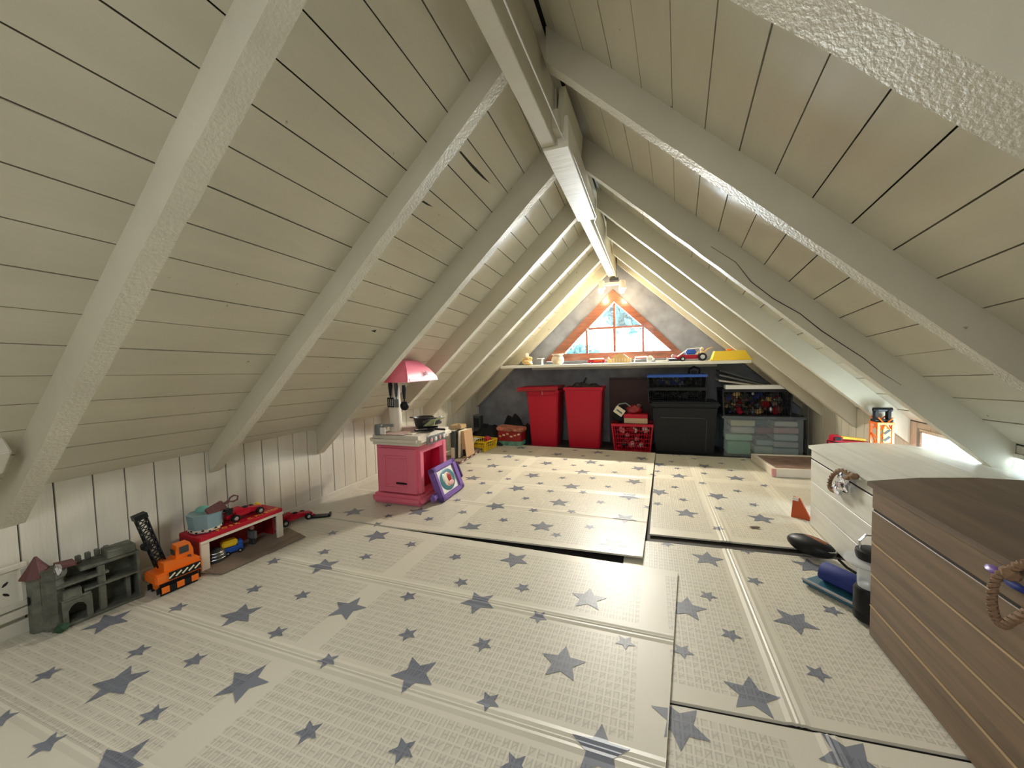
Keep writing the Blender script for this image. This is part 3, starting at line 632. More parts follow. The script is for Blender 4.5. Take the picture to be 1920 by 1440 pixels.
# local: x -.20...20 ; y -.30..+.33 (long axis along depth)
KX,KY=.185,.205
one(lambda b:(b.box((0,0,.035),(2*KX+.06,2*KY+.06,.07),bev=.022)),'plinth',m_pink,kt,smooth=True)
def kbody(b):
    b.box((-KX+.02,0,.24),(.04,2*KY-.04,.37))
    b.box((0,-KY+.045,.24),(2*KX,.09,.37),bev=.026); b.box((0,KY-.045,.24),(2*KX,.09,.37),bev=.026)
    b.box((KX-.024,0,.395),(.04,2*KY-.06,.06),bev=.004)
one(kbody,'body',m_pink,kt,smooth=True)
bx('oven_back',m_dpink,kt,(KX-.10,0,.22),(.01,2*KY-.08,.32)); bx('oven_side',m_dpink,kt,(KX-.06,KY-.09,.22),(.08,.008,.3))
def frame(b,x0,x1,z0,z1,y,w,t):
    b.box(((x0+x1)/2,y,z0),(x1-x0+w,t,w),bev=.003); b.box(((x0+x1)/2,y,z1),(x1-x0+w,t,w),bev=.003); b.box((x0,y,(z0+z1)/2),(w,t,z1-z0),bev=.003); b.box((x1,y,(z0+z1)/2),(w,t,z1-z0),bev=.003)
one(lambda b:frame(b,-.105,.075,.13,.34,-KY-.002,.016,.012),'end_panel',m_pink,kt,smooth=True)
bx('slot',m_blackp,kt,(.04,-KY-.006,.152),(.09,.008,.012),bev=.002)
bx('worktop',m_cream,kt,(.0,0,.462),(2*KX+.07,2*KY+.07,.072),bev=.026,smooth=True)
bx('splash_rim',m_cream,kt,(-.02,.0,.500),(2*KX-.10,2*KY-.08,.010),bev=.004)
bx('basin',mat('pink_beige',(.55,.40,.36),.5),kt,(-.03,-.05,.5055),(2*KX-.16,.36,.004),bev=.0015)
cp=bx('control_panel',m_grey,kt,(KX+.036,-.02,.452),(.008,.25,.058),bev=.002)
for k in range(4): one(lambda b:b.lathe([(.016,0),(.016,.008),(.012,.011)],12,Matrix.Translation((KX+.040,-.10+k*.06,.452))@Matrix.Rotation(R_(90),4,'Y')),'dial',m_white if k%2 else m_pinkt,cp)
one(lambda b:b.tube([(-.085,-.08,.49),(-.088,-.08,.75),(-.088,-.08,.90)],[.048,.042,.040],20),'post',m_cream,kt,smooth=True)
def hood(b):
    z=[.875,.905,.965,1.02,1.035]; w=[.165,.160,.125,.075,.05]; d=[.215,.205,.165,.11,.08]; R=[]
    for zz,ww,dd in zip(z,w,d): R.append([b.bm.verts.new(Vector(((-.06+sx*ww),(.025+sy*dd),zz))) for sx,sy in ((-1,-1),(1,-1),(1,1),(-1,1))])
    for a,c in zip(R,R[1:]):
        for k in range(4): b.bm.faces.new((a[k],a[(k+1)%4],c[(k+1)%4],c[k]))
    b.bm.faces.new(R[-1]); b.bm.faces.new(R[0][::-1])
    bmesh.ops.recalc_face_normals(b.bm,faces=b.bm.faces[:])
    es=[e for e in b.bm.edges if abs(e.verts[0].co.z-e.verts[1].co.z)>.01]
    bmesh.ops.bevel(b.bm,geom=es,offset=.008,segments=2,affect='EDGES')
ho=one(hood,'hood',m_pink,kt,smooth=True)
bx('hood_band',mat('pale_pink',(.85,.50,.55),.5),ho,(.103,.025,.889),(.004,.36,.022),(0,-.15,0))
text('lettering','Juli',.055,m_maroon,ho,(.092,.06,.932),(R_(58),0,R_(90)),shear=.4)
# tap
one(lambda b:(b.lathe([(.030,.50),(.030,.56),(.026,.575)],16,Matrix.Translation((-.13,-.22,0))),b.tube([(-.13,-.22,.562),(-.09,-.19,.565),(-.05,-.16,.562)],.010,8)),'tap',m_grey,kt,smooth=True)
bx('tap_label',m_white,kt,(-.085,-.235,.53),(.045,.01,.05),bev=.003)
# hanging utensils
def hang(name,label,px,py0,head):
    p=aty(px,py0,2.325); o=thing(name,label,'toy utensil',p); 
    one(lambda b:b.tube([(0,0,0),(.001,0,-.03),(0,0,-.10)],[.012,.015,.008],8),'handle',m_blackp if head!='fork' else m_dgrey,o,smooth=True); b=MB()
    if head=='spatula':
        for k in (-.024,-.008,.008,.024): b.box((k,0,-.150),(.007,.005,.06))
        b.box((0,0,-.182),(.055,.005,.008)); b.box((0,0,-.120),(.055,.005,.01)); b.tube([(0,0,-.095),(0,0,-.12)],.005,6)
    elif head=='ladle': b.ball((0,.0,-.15),(.07,.05,.07),2); b.tube([(0,0,-.09),(0,0,-.13)],.005,6)
    else:
        b.box((0,0,-.148),(.036,.005,.06)); b.tube([(0,0,-.09),(0,0,-.125)],.005,6)
    b.build('head',m_blackp if head!='fork' else m_grey,o,smooth=(head=='ladle')); return o
hang('toy_spatula','black slotted toy spatula hanging leftmost from the pink hood',731,716,'spatula')
hang('toy_turner','dark grey toy turner hanging in the middle under the pink hood',742,718,'fork')
hang('toy_ladle','black toy ladle with round bowl hanging rightmost under the pink hood',757,722,'ladle')
KZ=.0155+.498
o=thing('toy_pot','dark grey toy cooking pot on the toy kitchen worktop','pot',(-1.70,2.60,KZ+.012))
one(lambda b:b.lathe([(.055,0),(.066,.01),(.078,.07),(.084,.075),(.080,.078),(.074,.07),(.05,.012)],24,caps=True),'pot_body',m_dgrey,o,smooth=True)
for s in (-1,1): bx('handle',m_dgrey,o,(s*.10,0,.07),(.045,.03,.008),bev=.003)
o=thing('toy_griddle','black flat toy griddle pan at the front of the kitchen worktop','pan',(-1.595,2.47,KZ+.010),R_(15))
one(lambda b:(b.box((0,0,.008),(.15,.11,.012),bev=.004),b.tube([(.07,-.02,.01),(.13,-.05,.012),(.16,-.06,.012)],.008,8)),'pan_body',m_blackp,o); bx('rim',m_blackp,o,(0,.052,.018),(.15,.006,.012))
o=thing('leek_bag','clear bag of toy leeks with pale green stalks on the kitchen worktop','toy food',(-1.58,2.53,KZ+.03),R_(30))
one(lambda b:b.ball((0,.02,.028),(.15,.11,.05),2,.15,4),'bag',m_dgrey,o)
ml=mat('leek_green',(.36,.40,.22),.5)
for k in range(7): one(lambda b:b.tube([(-.06+.012*k,-.06,.01),(-.01+.006*k,-.02,.045),(.06+.006*k,.02,.058)],.0035,5),'stalk',ml,o)
one(lambda b:b.ball((.065,.03,.06),(.03,.03,.028),2),'bulb_end',m_white,o,smooth=True)
o=thing('toy_spoon','pale grey toy spoon lying beside the griddle','toy utensil',(-1.63,2.40,KZ+.012)); one(lambda b:b.ball((0,0,.012),(.03,.022,.012),2),'bowl',m_silver,o,smooth=True); one(lambda b:b.tube([(.01,0,.012),(.07,.03,.014)],.004,6),'handle',m_grey,o)

# ------------------------------------------------------------------ purple toy television
P0=fl(828,943,.015); P1=fl(870,912,.015); vx=(P1-P0); Lt=vx.length; vx.normalize()
tv=thing('toy_television','purple framed toy television with a picture screen leaning against the kitchen','toy television',(P0.x,P0.y,.017),rot=(0,0,0))
up=Vector((-.38,-.06,1)); up=(up-vx*up.dot(vx)).normalized(); nn=vx.cross(up); tv.rotation_euler=Matrix((vx,-nn,up)).transposed().to_euler()
# local x along bottom, z up, -y to viewer?  thickness towards -y
Wt,Ht=.355,.25
sg=-1
def tvf(b):
    for c,d in (((Wt/2,0,.018),(Wt,.05,.036)),((Wt/2,0,Ht-.018),(Wt,.05,.036)),((.02,0,Ht/2),(.04,.05,Ht)),((Wt-.03,0,Ht/2),(.06,.05,Ht))): b.box(c,d,bev=.006)
tvb=one(tvf,'case',m_purple,tv,smooth=True)
bx('screen_card',m_white,tv,(Wt/2-.006,-.004,Ht/2),(Wt-.09,.012,Ht-.07),bev=.004)
pc=one(lambda b:b.ball((Wt/2-.006,-.010,Ht/2),(Wt-.13,.012,Ht-.085),3),'picture',mat('picture_teal',(.05,.17,.21),.4),tv,smooth=True)
for c,d,m in (((.0,0,.0),(.14,.012,.12),m_beige),((.02,-.003,.005),(.07,.012,.09),m_dred),((.02,-.006,-.035),(.09,.010,.04),m_pinkt),((-.05,-.002,.02),(.05,.012,.07),mat('picture_pale',(.55,.62,.55),.5))):
    one(lambda b:b.ball((Wt/2-.006+c[0],-.0125+c[1],Ht/2+c[2]),d,2),'blob',m,pc,smooth=True)
bx('side_knob',mat('dark_purple',(.06,.03,.13),.4),tv,(Wt+.012,-.01,Ht*.55),(.03,.04,.12),bev=.006)
bx('foot',m_purple,tv,(-.035,.02,.055),(.07,.04,.05),bev=.012,smooth=True)

# ------------------------------------------------------------------ left far corner
bt=fl(880,858,.0135); zb=.0135
o=thing('game_box','flat tan and maroon board game box on the mat by the left wall','box',(-1.975,3.68,.0145),R_(3)); bx('box_base',m_maroon,o,(0,0,.012),(.30,.62,.024),bev=.002); bx('box_top',m_card,o,(0,0,.028),(.31,.63,.008),bev=.002)
for k in range(5): bx('printed_band',m_paper,o,(.1515,-.24+k*.12,.012),(.002,.05,.012))
bk=[('tall dark grey book with a cream lower spine beside the kitchen',-1.920,3.55,.05,.20,.285,m_dgrey,0),('slim cream paperback standing next to the dark grey book',-1.880,3.58,.016,.18,.28,m_paper,2),('tan book leaning at the right end of the book row',-1.825,3.62,.045,.19,.275,mat('tan_book',(.50,.32,.18),.6),-5)]
for lab,x,y,w,d,h,m,t in bk:
    o=thing('book',lab,'book',(x,y,.0475),rot=(0,R_(t),0),group='books standing by the toy kitchen'); bx('cover',m,o,(0,0,h/2),(w,d,h),bev=.002); bx('pages',m_paper,o,(0,.006,h/2+.002),(w*.7,d-.008,h-.002))
    if m is m_dgrey: bx('spine_label',m_paper,o,(0,-d/2-.001,.06),(w*.8,.002,.11))
    elif t==-5: bx('spine_label',m_blackp,o,(0,-d/2-.001,.05),(w*.7,.002,.07))
o=thing('wooden_block','light wooden block lying across the top of the books','block',(-1.93,3.60,.3375)); bx('block',m_grain,o,(0,0,.02),(.13,.12,.04),bev=.004); bx('knob',m_grain,o,(.03,-.03,.046),(.03,.03,.012),bev=.003)
# yellow basket
yb=thing('basket','small yellow plastic lattice basket with a paper curl over its rim','basket',(-1.93,4.10,.0145),R_(-8))
crate(yb,.34,.26,.115,m_yellow,11,3,taper=.9,rim=.014)
bp_=thing('paper_curl','curled sheet of cream paper hanging out of the yellow basket','paper',(-1.90,3.99,.115),R_(-8))
one(lambda b:b.prism([(-.08,-.06),(-.06,.0),(-.03,.035),(.0,.045),(.04,.035),(.044,.038),(.0,.050),(-.034,.04),(-.065,.003),(-.085,-.058)],'y',-.04,.06,Matrix.Rotation(R_(60),4,'Z')),'sheet',m_paper,bp_); bx('print_line',m_grey,bp_,(-.01,.02,.0475),(.03,.03,.001))
o=thing('toy_ball','small crimson toy ball in the yellow basket','ball',(-1.83,4.13,.125)); one(lambda b:b.ball((0,0,.0),(.075,.075,.075),3),'shell',m_dpink,o,smooth=True); bx('valve',m_blackp,o,(0,-.036,0),(.01,.006,.01))
# black cloth heap, bag and boxes behind
def cloth(name,label,cat,loc,w,d,h,m,seed,rz=0):
    q=random.Random(seed); n=22; b=MB(); V=[[None]*(n+1) for _ in range(n+1)]; ph=[q.uniform(0,6.28) for _ in range(8)]
    for i in range(n+1):
        for j in range(n+1):
            u,v=i/n*2-1,j/n*2-1; e=max(0,1-abs(u)**3)*max(0,1-abs(v)**3)
            z=h*e*(.62+.16*math.sin(3.1*u+ph[0]+2*v)+.12*math.sin(6.3*v+ph[1]+1.5*u)+.10*math.sin(9*u-5*v+ph[2])+.05*math.sin(17*u+ph[3])*math.cos(13*v+ph[4]))
            V[i][j]=b.bm.verts.new((u*w/2*(1+.06*math.sin(5*v+ph[5])),v*d/2*(1+.06*math.sin(6*u+ph[6])),max(.002,z)))
    for i in range(n):
        for j in range(n): b.bm.faces.new((V[i][j],V[i+1][j],V[i+1][j+1],V[i][j+1]))
    return tag(b.build(name,m,loc=loc,rotz=rz,smooth=True),label,cat)
cloth('dark_clothes','heap of black clothes in the left far corner','clothes',(-2.00,4.56,.018),.56,.60,.25,m_black,3)
cloth('black_bag','folded black cloth bag peaked against the left red bin','bag',(-1.66,4.72,-.010),.50,.34,.40,m_black,11)
o=thing('speaker','small dark grey box standing upright in the clothes heap by the left wall','box',(-2.12,4.50,.15)); bx('cabinet',m_dgrey,o,(0,0,.10),(.10,.10,.20),bev=.006); bx('grille',m_blackp,o,(0,-.051,.11),(.07,.003,.12)); bx('rim',m_grey,o,(0,0,.203),(.104,.104,.008))
rb=thing('gift_box','red patterned gift box on a green base left of the bins','box',(-1.63,4.42,.015))
bx('box_body',m_dred,rb,(0,0,.115),(.30,.18,.13),bev=.008); bx('box_lid',mat('red_pattern',(.45,.16,.10),.6,var=.6,vscale=26),rb,(.0,0,.195),(.33,.20,.05),(0,.06,0),bev=.01); bx('base_tray',mat('green_print',(.10,.26,.20),.6,var=.5,vscale=20),rb,(.0,-.005,.025),(.30,.18,.05),bev=.004)
for k in range(6): bx('printed_mark',m_paper if k%2 else m_tan,rb,(-.12+.048*k,-.0915,.11+.015*(k%3)),(.03,.003,.018),(0,.4-.15*k,0))
# ------------------------------------------------------------------ red bins
ZF=-.0135
def bin_(name,label,px0,px1,pyt,y,lid):
    a=aty(px0,830,y); c=aty(px1,830,y); w=c.x-a.x; cx=(a.x+c.x)/2; h=aty((px0+px1)/2,pyt,y).z-ZF
    r=thing(name,label,'bin',(cx,y+.165,ZF),0,'tall red storage bins under the shelf'); k=.82; b=MB()
    def sq(u,z,ins=0): return [Vector((sx*(w/2*u-ins),sy*(.165*u-ins),z)) for sx,sy in ((-1,-1),(1,-1),(1,1),(-1,1))]
    rings=[sq(k,0),sq(1,h-.03),sq(1,h,0),sq(1,h,.012),sq(k,.02,.012)]; R=[[b.bm.verts.new(v) for v in q] for q in rings]
    for p,q in zip(R,R[1:]):
        for i in range(4): b.bm.faces.new((p[i],p[(i+1)%4],q[(i+1)%4],q[i]))
    b.bm.faces.new(R[0][::-1]); b.bm.faces.new(R[-1]); bmesh.ops.recalc_face_normals(b.bm,faces=b.bm.faces[:])
    es=[e for e in b.bm.edges if abs(e.verts[0].co.z-e.verts[1].co.z)>.1]; bmesh.ops.bevel(b.bm,geom=es,offset=.012,segments=2,affect='EDGES')
    b.build('body',m_red,r,smooth=True)
    def rim(b):
        for sy in (-1,1): b.box((0,sy*.168,h-.018),(w+.02,.012,.036),bev=.003)
        for sx in (-1,1): b.box((sx*(w/2+.003),0,h-.018),(.012,.34,.036),bev=.003)
    one(rim,'rim',m_red,r)
    if lid:
        l=bx('lid',m_red,r,(-.05,-.02,h+.032),(w+.13,.40,.022),(0,-.025,0),bev=.006); bx('lid_skirt',m_dred,l,(-.05,-.21,h+.012),(w+.12,.012,.035),(0,-.025,0),bev=.003)
        bx('latch',m_red,r,(.0,-.178,h-.03),(w*.8,.014,.05),bev=.004); bx('latch_gap',m_cream,r,(.005,-.1865,h-.03),(.005,.003,.045))
    return r,w,h,cx
r,w,h,cx_=bin_('storage_bin','tall red plastic bin with a skewed red lid, left of the pair',990,1048,732,4.48,True)
r2,w2_,h2,cx2=bin_('storage_bin','tall open red plastic bin with dark things heaped above its rim',1060,1130,726,4.50,False)
cloth('bin_contents','dark crumpled cloth heaped in the open red bin','clothes',(cx2,4.665,ZF+h2-.03),w2_*.88,.28,.10,mat('dark_brown_cloth',(.05,.04,.035),.9,var=.5,vscale=20),5)
o=thing('toy_sword','black toy handle sticking up from the open red bin','toy',(cx2-.02,4.60,ZF+h2+.02),rot=(0,.5,0)); one(lambda b:b.tube([(0,0,0),(0,0,.10)],.012,8),'grip',m_blackp,o); bx('guard',m_blackp,o,(0,0,.02),(.07,.02,.014))
# maroon board behind
p=aty(1142,708,4.86); q=aty(1222,708,4.86)
o=thing('board','dark maroon board standing against the wall between bins and tote','board',((p.x+q.x)/2,4.88,ZF)); bx('sheet',m_mar,o,(0,0,p.z/2+.005),(q.x-p.x,.02,p.z-ZF)); bx('edge_strip',m_blackp,o,(0,-.011,p.z-.01),(q.x-p.x,.004,.012))
# red crate
a=aty(1146,843,4.45); c=aty(1226,843,4.45); h=aty(1185,795,4.45).z-ZF
rc=thing('crate','red lattice crate full of small toys standing between bin and tote','crate',((a.x+c.x)/2,4.45+.15,ZF)); crate(rc,c.x-a.x-.02,.30,h,m_red,16,6,t=.007,taper=.86,rim=.03)
pile('toy_pile','mixed red and pale toys heaped inside the red crate',((a.x+c.x)/2,4.60,ZF),(c.x-a.x)*.78,.26,h-.06,[m_red,m_dred,m_pinkt,m_white,m_blackp,m_dred],90,4)
zt=ZF+h
p=aty(1170,795,4.48); q=aty(1214,795,4.48)
o=thing('shoe_box','red and cream shoe box on the red crate','box',((p.x+q.x)/2,4.60,zt)); bx('box_base',mat('tan_card',(.55,.42,.28),.7),o,(0,0,.03),(q.x-p.x,.20,.06)); bx('box_lid',m_red,o,(0,0,.080),(q.x-p.x+.008,.21,.044),bev=.002)
o=thing('dark_sack','black sack with a cream printed tag leaning on the red crate','bag',((a.x+.09),4.60,zt)); one(lambda b:b.ball((0,0,.09),(.20,.18,.19),3,.05,2),'sack',m_black,o,smooth=True)
bx('tag',m_paper,o,(.0,-.098,.135),(.11,.004,.085),(0,.62,0)); 
for k in range(3): bx('tag_print',m_grey,o,(-.018+.018*k,-.1015,.145-.013*k),(.03,.002,.018),(0,.62,0))
one(lambda b:b.tube([(-.05,-.08,.16),(.0,-.085,.215),(.07,-.08,.225),(.12,-.07,.185)],.009,6),'strap',m_grey,o,smooth=True)
o=thing('pink_toy','dark pink crumpled toy lying on the shoe box','toy',((p.x+q.x)/2-.03,4.60,zt+.102)); one(lambda b:b.ball((0,0,.04),(.17,.10,.10),2,.6,6),'body',m_dred,o); one(lambda b:b.ball((.06,-.02,.09),(.06,.05,.05),2,.4,7),'lump',m_maroon,o); 
# black tote with lid
a=aty(1222,846,4.42); c=aty(1348,846,4.42); ht=aty(1285,754,4.42).z-ZF; wt=c.x-a.x
to=thing('storage_tote','big black plastic storage tote with rounded lid on the floor','storage box',((a.x+c.x)/2,4.42+.20,ZF))
bx('tub',m_blackp,to,(0,0,ht*.46),(wt-.02,.39,ht*.92),bev=.02,taper=(.90,.92),smooth=True)
bx('lid',m_blackp,to,(0,0,ht-.028),(wt+.03,.43,.055),bev=.016,smooth=True)
one(lambda b:b.tube([(-wt*.36,-.193,ht*.70),(wt*.28,-.196,ht*.70),(wt*.33,-.195,ht*.66),(wt*.31,-.185,.04)],.004,5),'moulded_rib',m_dgrey,to)
# black crates with blue rim on the tote
z0=ZF+ht+.001; a=aty(1213,752,4.44); c=aty(1328,752,4.44); wc=c.x-a.x; hc=(aty(1270,702,4.44).z-z0)/2
def blackcrate(label,z,m_rim,cx,w,h,y=4.64,grp='black lattice crates stacked on the totes',d=.36):
    k=thing('crate',label,'crate',(cx,y,z),0,grp); crate(k,w,d,h,m_blackp,26,5,t=.005,taper=.97,rim=.028,rimm=m_rim); return k
blackcrate('black lattice crate directly on the black tote, under the blue rimmed one',z0,None,(a.x+c.x)/2,wc-.02,hc)
blackcrate('black lattice crate with a bright blue rim, topmost above the black tote',z0+hc+.001,m_blue,(a.x+c.x)/2,wc-.02,hc-.004)
pile('crate_contents','dark odds and ends inside the blue rimmed crate',((a.x+c.x)/2,4.64,z0+hc+.01),wc*.8,.28,hc-.06,[m_blackp,m_dgrey,m_grey,m_navy],50,9)
pile('crate_contents','dark odds and ends inside the lower black crate on the tote',((a.x+c.x)/2,4.64,z0+.01),wc*.8,.28,hc-.06,[m_blackp,m_dgrey,m_black],40,10)
p=aty(1302,703,4.56)
o=thing('black_strap','black looped strap on top of the blue rimmed crate','strap',(p.x,4.60,z0+2*hc-.02)); one(lambda b:(b.tube([(-.055,0,.02),(-.05,0,.07),(0,0,.095),(.055,0,.07),(.05,0,.02)],.012,8)),'loop',m_black,o,smooth=True); bx('buckle',m_blackp,o,(.0,-.02,.035),(.05,.02,.03),bev=.004)
# clear tote
a=aty(1358,846,4.47); c=aty(1506,846,4.47); hk=aty(1432,781,4.47).z-ZF; wk=c.x-a.x; ck=(a.x+c.x)/2
ct=thing('clear_tote','clear plastic storage tote packed with folded books and papers','storage box',(ck,4.47+.19,ZF))
def tub(b):
    b.box((0,-.18,hk*.47),(wk,.004,hk*.92)); b.box((0,.18,hk*.47),(wk,.004,hk*.92)); b.box((-wk/2,0,hk*.47),(.004,.36,hk*.92)); b.box((wk/2,0,hk*.47),(.004,.36,hk*.92)); b.box((0,0,.004),(wk,.36,.006))
one(tub,'tub',m_clear,ct); bx('lid',mat('grey_lid',(.10,.115,.125),.5),ct,(0,0,hk-.014),(wk+.05,.41,.026),bev=.008,smooth=True)
cols=[(-.24,.06,.26,.11,mat('sage_green',(.30,.52,.30),.6)),(-.24,.145,.30,.05,mat('pale_green',(.45,.60,.42),.6)),(-.20,.205,.26,.05,mat('pale_rose',(.72,.55,.48),.6)),(-.20,.262,.27,.05,mat('straw',(.74,.58,.34),.6)),
      (.02,.05,.2,.06,m_paper),(.24,.045,.26,.05,mat('pale_grey',(.52,.52,.50),.6)),(.24,.10,.26,.045,mat('rose_grey',(.60,.48,.45),.6)),(.24,.155,.25,.05,mat('pale_grey',(.52,.52,.50),.6)),(.24,.21,.26,.045,mat('rose',(.62,.30,.30),.6)),(.03,.205,.16,.045,m_dred),(.03,.11,.18,.04,mat('pale_grey',(.5,.5,.5),.6)),(.24,.262,.24,.04,mat('pale_rose',(.72,.55,.48),.6))]
labs=['sage green folder at the bottom left inside the clear tote','pale green folded sheet above the sage green folder in the clear tote','pale rose paper bundle at mid height left in the clear tote','straw yellow envelope topmost at the left in the clear tote','cream paper bundle at the bottom middle of the clear tote','grey paper bundle at the bottom right of the clear tote','rose grey paper bundle second from the bottom right in the clear tote','pale grey paper bundle third from the bottom right in the clear tote','dusty rose paper bundle near the top right in the clear tote','dark red notebook in the middle of the clear tote','pale grey paper stack under the dark red notebook','pale rose paper topmost at the right in the clear tote']
for i,(x,z,w,hh,m) in enumerate(cols):
    x=x*wk/.80; o=tag(bx('folded_papers',m,None,(ck+x,4.62,ZF+.012+z*hk/.33),(w*wk/.85,.26,hh*.92*hk/.33),bev=.006),labs[i],'papers','papers inside the clear tote')
# crate above it
z1=ZF+hk+.001; a=aty(1354,778,4.46); c=aty(1488,778,4.46); hq=aty(1420,730,4.46).z-z1; cq=(a.x+c.x)/2; wq=c.x-a.x
blackcrate('black lattice crate full of coloured toys on the clear tote',z1,m_blackp,cq,wq-.02,hq,4.66)
pile('toy_pile','brightly coloured small toys inside the crate on the clear tote',(cq,4.66,z1),wq*.9,.30,hq-.05,[m_dred,m_maroon,m_white,m_tan,m_navy,m_blackp,m_dgrey,m_grey,m_blackp,m_dgrey,m_card,m_red],150,12,.045)
o=thing('white_plank','narrow white painted plank lying across the crate on the clear tote','plank',(cq+.0,4.50,z1+hq+.001)); bx('plank',m_white,o,(-.01,0,.022),(wq*.88,.12,.04),(0,.0,0),bev=.002); bx('batten',m_white,o,(-.1,.07,.014),(.3,.02,.024))
for i,(lab,m,zz,a_) in enumerate((('white edged picture frame leaning under the others above the crate',m_cream,.050,9),('silver edged picture frame slanting across the crate top',m_grey,.085,15),('dark picture frame topmost of the slanting frames',m_dgrey,.118,19))):
    k=thing('picture_frame',lab,'picture frame',(cq-.10,4.72,z1+hq+zz),rot=(0,R_(a_),0),group='slanting frames on the crate')
    frm=one(lambda b:(b.box((0,-.14,0),(.46,.02,.016)),b.box((0,.10,0),(.46,.02,.016)),b.box((-.22,-.02,0),(.02,.22,.016)),b.box((.22,-.02,0),(.02,.22,.016))),'frame',m,k); bx('panel',m_black,k,(0,-.02,-.002),(.43,.22,.004))
# brown board right
o=thing('board','dark maroon board leaning behind the clear tote by the right wall','board',(1.40,4.78,ZF)); bx('sheet',m_mar,o,(0,0,.20),(.16,.03,.40)); bx('edge_strip',m_blackp,o,(0,-.016,.395),(.16,.004,.01))
# ------------------------------------------------------------------ low tray by the chest
tb=thing('wooden_tray','shallow cream wooden tray with a reddish brown inset on the mat beyond the white chest','tray',(1.19,4.0,.0055),R_(5))
bx('bottom',m_lid,tb,(0,0,.035),(.46,.50,.05),bev=.003); 
bx('side',m_cream,tb,(0,-.26,.035),(.54,.03,.07),bev=.003); bx('side',m_cream,tb,(0,.26,.035),(.54,.03,.07),bev=.003); bx('side',m_cream,tb,(-.255,0,.035),(.03,.5,.07),bev=.003); bx('side',m_cream,tb,(.255,0,.035),(.03,.5,.07),bev=.003)
bx('corner_patch',m_pinkt,tb,(-.262,-.262,.035),(.03,.03,.068),bev=.004)
# ------------------------------------------------------------------ chests
def chest(name,label,x0,x1,y0,y1,z0,h,lidh,m,ml,dome,rows):
    r=thing(name,label,'chest',((x0+x1)/2,(y0+y1)/2,z0)); w=x1-x0; d=y1-y0; hb=h-lidh-.006; q=random.Random(int(h*999))
    bx('carcass',m_gap,r,(0,0,hb/2),(w-.03,d-.03,hb-.006))
    ph=hb/rows
    for k in range(rows):
        z=ph*(k+.5)
        for sx in (-1,1): bx('board',m,r,(sx*(w/2-.009)+q.uniform(-.001,.001),0,z),(.018,d,ph-.0035),bev=.0015)
        for sy in (-1,1): bx('board',m,r,(0,sy*(d/2-.009),z),(w-.038,.018,ph-.0035),bev=.0015)
    if dome>.032:
        for k in range(1,rows): bx('worn_edge',m_grain,r,(-w/2-.0003,0,ph*k-.0022),(.004,d-.004,.0036))
        bx('worn_edge',m_grain,r,(-w/2-.0003,0,h-.004),(.004,d-.004,.004))
    l=one(lambda b:(b.box((0,-d/2+.009,h-lidh/2),(w-.038,.018,lidh)),b.box((0,d/2-.009,h-lidh/2),(w-.038,.018,lidh)),b.box((-w/2+.009,0,h-lidh/2),(.018,d,lidh),bev=.002),b.box((w/2-.009,0,h-lidh/2),(.018,d,lidh),bev=.002)),'lid',m,r)
    bx('lid_gap_shade',m_gap,r,(-w/2+.007,0,hb+.002),(.010,d-.012,.012))  # dark strip standing in for the shade in the gap below the lid
    n=5; zf=lambda u: dome*(1-u*u)
    for i in range(n):
        u0,u1=-1+2*i/n+.004,-1+2*(i+1)/n-.004; b=MB(); W_=w/2+.012
        b.prism([(u0*W_,h+zf(u0)),(u1*W_,h+zf(u1)),(u1*W_,h+zf(u1)+.016),(u0*W_,h+zf(u0)+.016)],'y',-d/2-.010,d/2+.010)
        o=b.build('lid_board',ml,l)
    def arch(b,yy): b.prism([(u*w/2,h+zf(u)) for u in (-.95,-.6,-.2,.2,.6,.95)]+[(.95*w/2,h-.005),(-.95*w/2,h-.005)],'y',yy,yy+.016)
    one(lambda b:(arch(b,-d/2),arch(b,d/2-.016)),'lid_end',m,l)
    return r
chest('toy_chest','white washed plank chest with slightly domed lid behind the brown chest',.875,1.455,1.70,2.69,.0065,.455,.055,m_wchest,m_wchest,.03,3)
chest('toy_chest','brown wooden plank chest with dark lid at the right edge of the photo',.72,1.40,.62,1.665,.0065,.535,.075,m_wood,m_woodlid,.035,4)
# light worn edges between front boards are kept as bare strips
def ropeloop(root,name,pts,r,turns=14,m=m_rope):
    b=MB(); P=[Vector(p) for p in pts]; n=len(P)
    for ph in (0,math.pi):
        Q=[]
        N=turns*8
        for i in range(N+1):
            t=i/N*(n-1); k=min(int(t),n-2); f=t-k; p0=P[max(k-1,0)];p1=P[k];p2=P[k+1];p3=P[min(k+2,n-1)]
            c=.5*((2*p1)+(p2-p0)*f+(2*p0-5*p1+4*p2-p3)*f*f+(3*p1-p0-3*p2+p3)*f**3)
            tt=(p2-p1).normalized(); u=tt.cross(Vector((1,0,0)));
            if u.length<.1: u=tt.cross(Vector((0,0,1)))
            u.normalize(); w=tt.cross(u); a=ph+2*math.pi*turns*i/N
            Q.append(c+(math.cos(a)*u+math.sin(a)*w)*r*.55)
        b.tube(Q,r*.62,5)
    return b.build(name,m,root,smooth=True)
R=lambda x,y,X: atx(1400+x/3,960+y/3,X)
br0=Vector((.715,1.10,.54))
rh=thing('rope_handle','thick brown rope loop hanging on the front of the brown chest','rope',br0)
L1=[R(1460,330,.70),R(1400,380,.69),R(1378,480,.685),R(1395,580,.685),R(1440,635,.69),R(1500,605,.69),atx(1935,1140,.69),atx(1955,1090,.70),atx(1940,1062,.71),atx(1915,1058,.705),R(1480,335,.70)]
ropeloop(rh,'loop',[p-br0 for p in L1],.0085,16); one(lambda b:b.ball(R(1480,345,.70)-br0,(.03,.035,.03),2,.3,2),'knot',m_rope,rh)
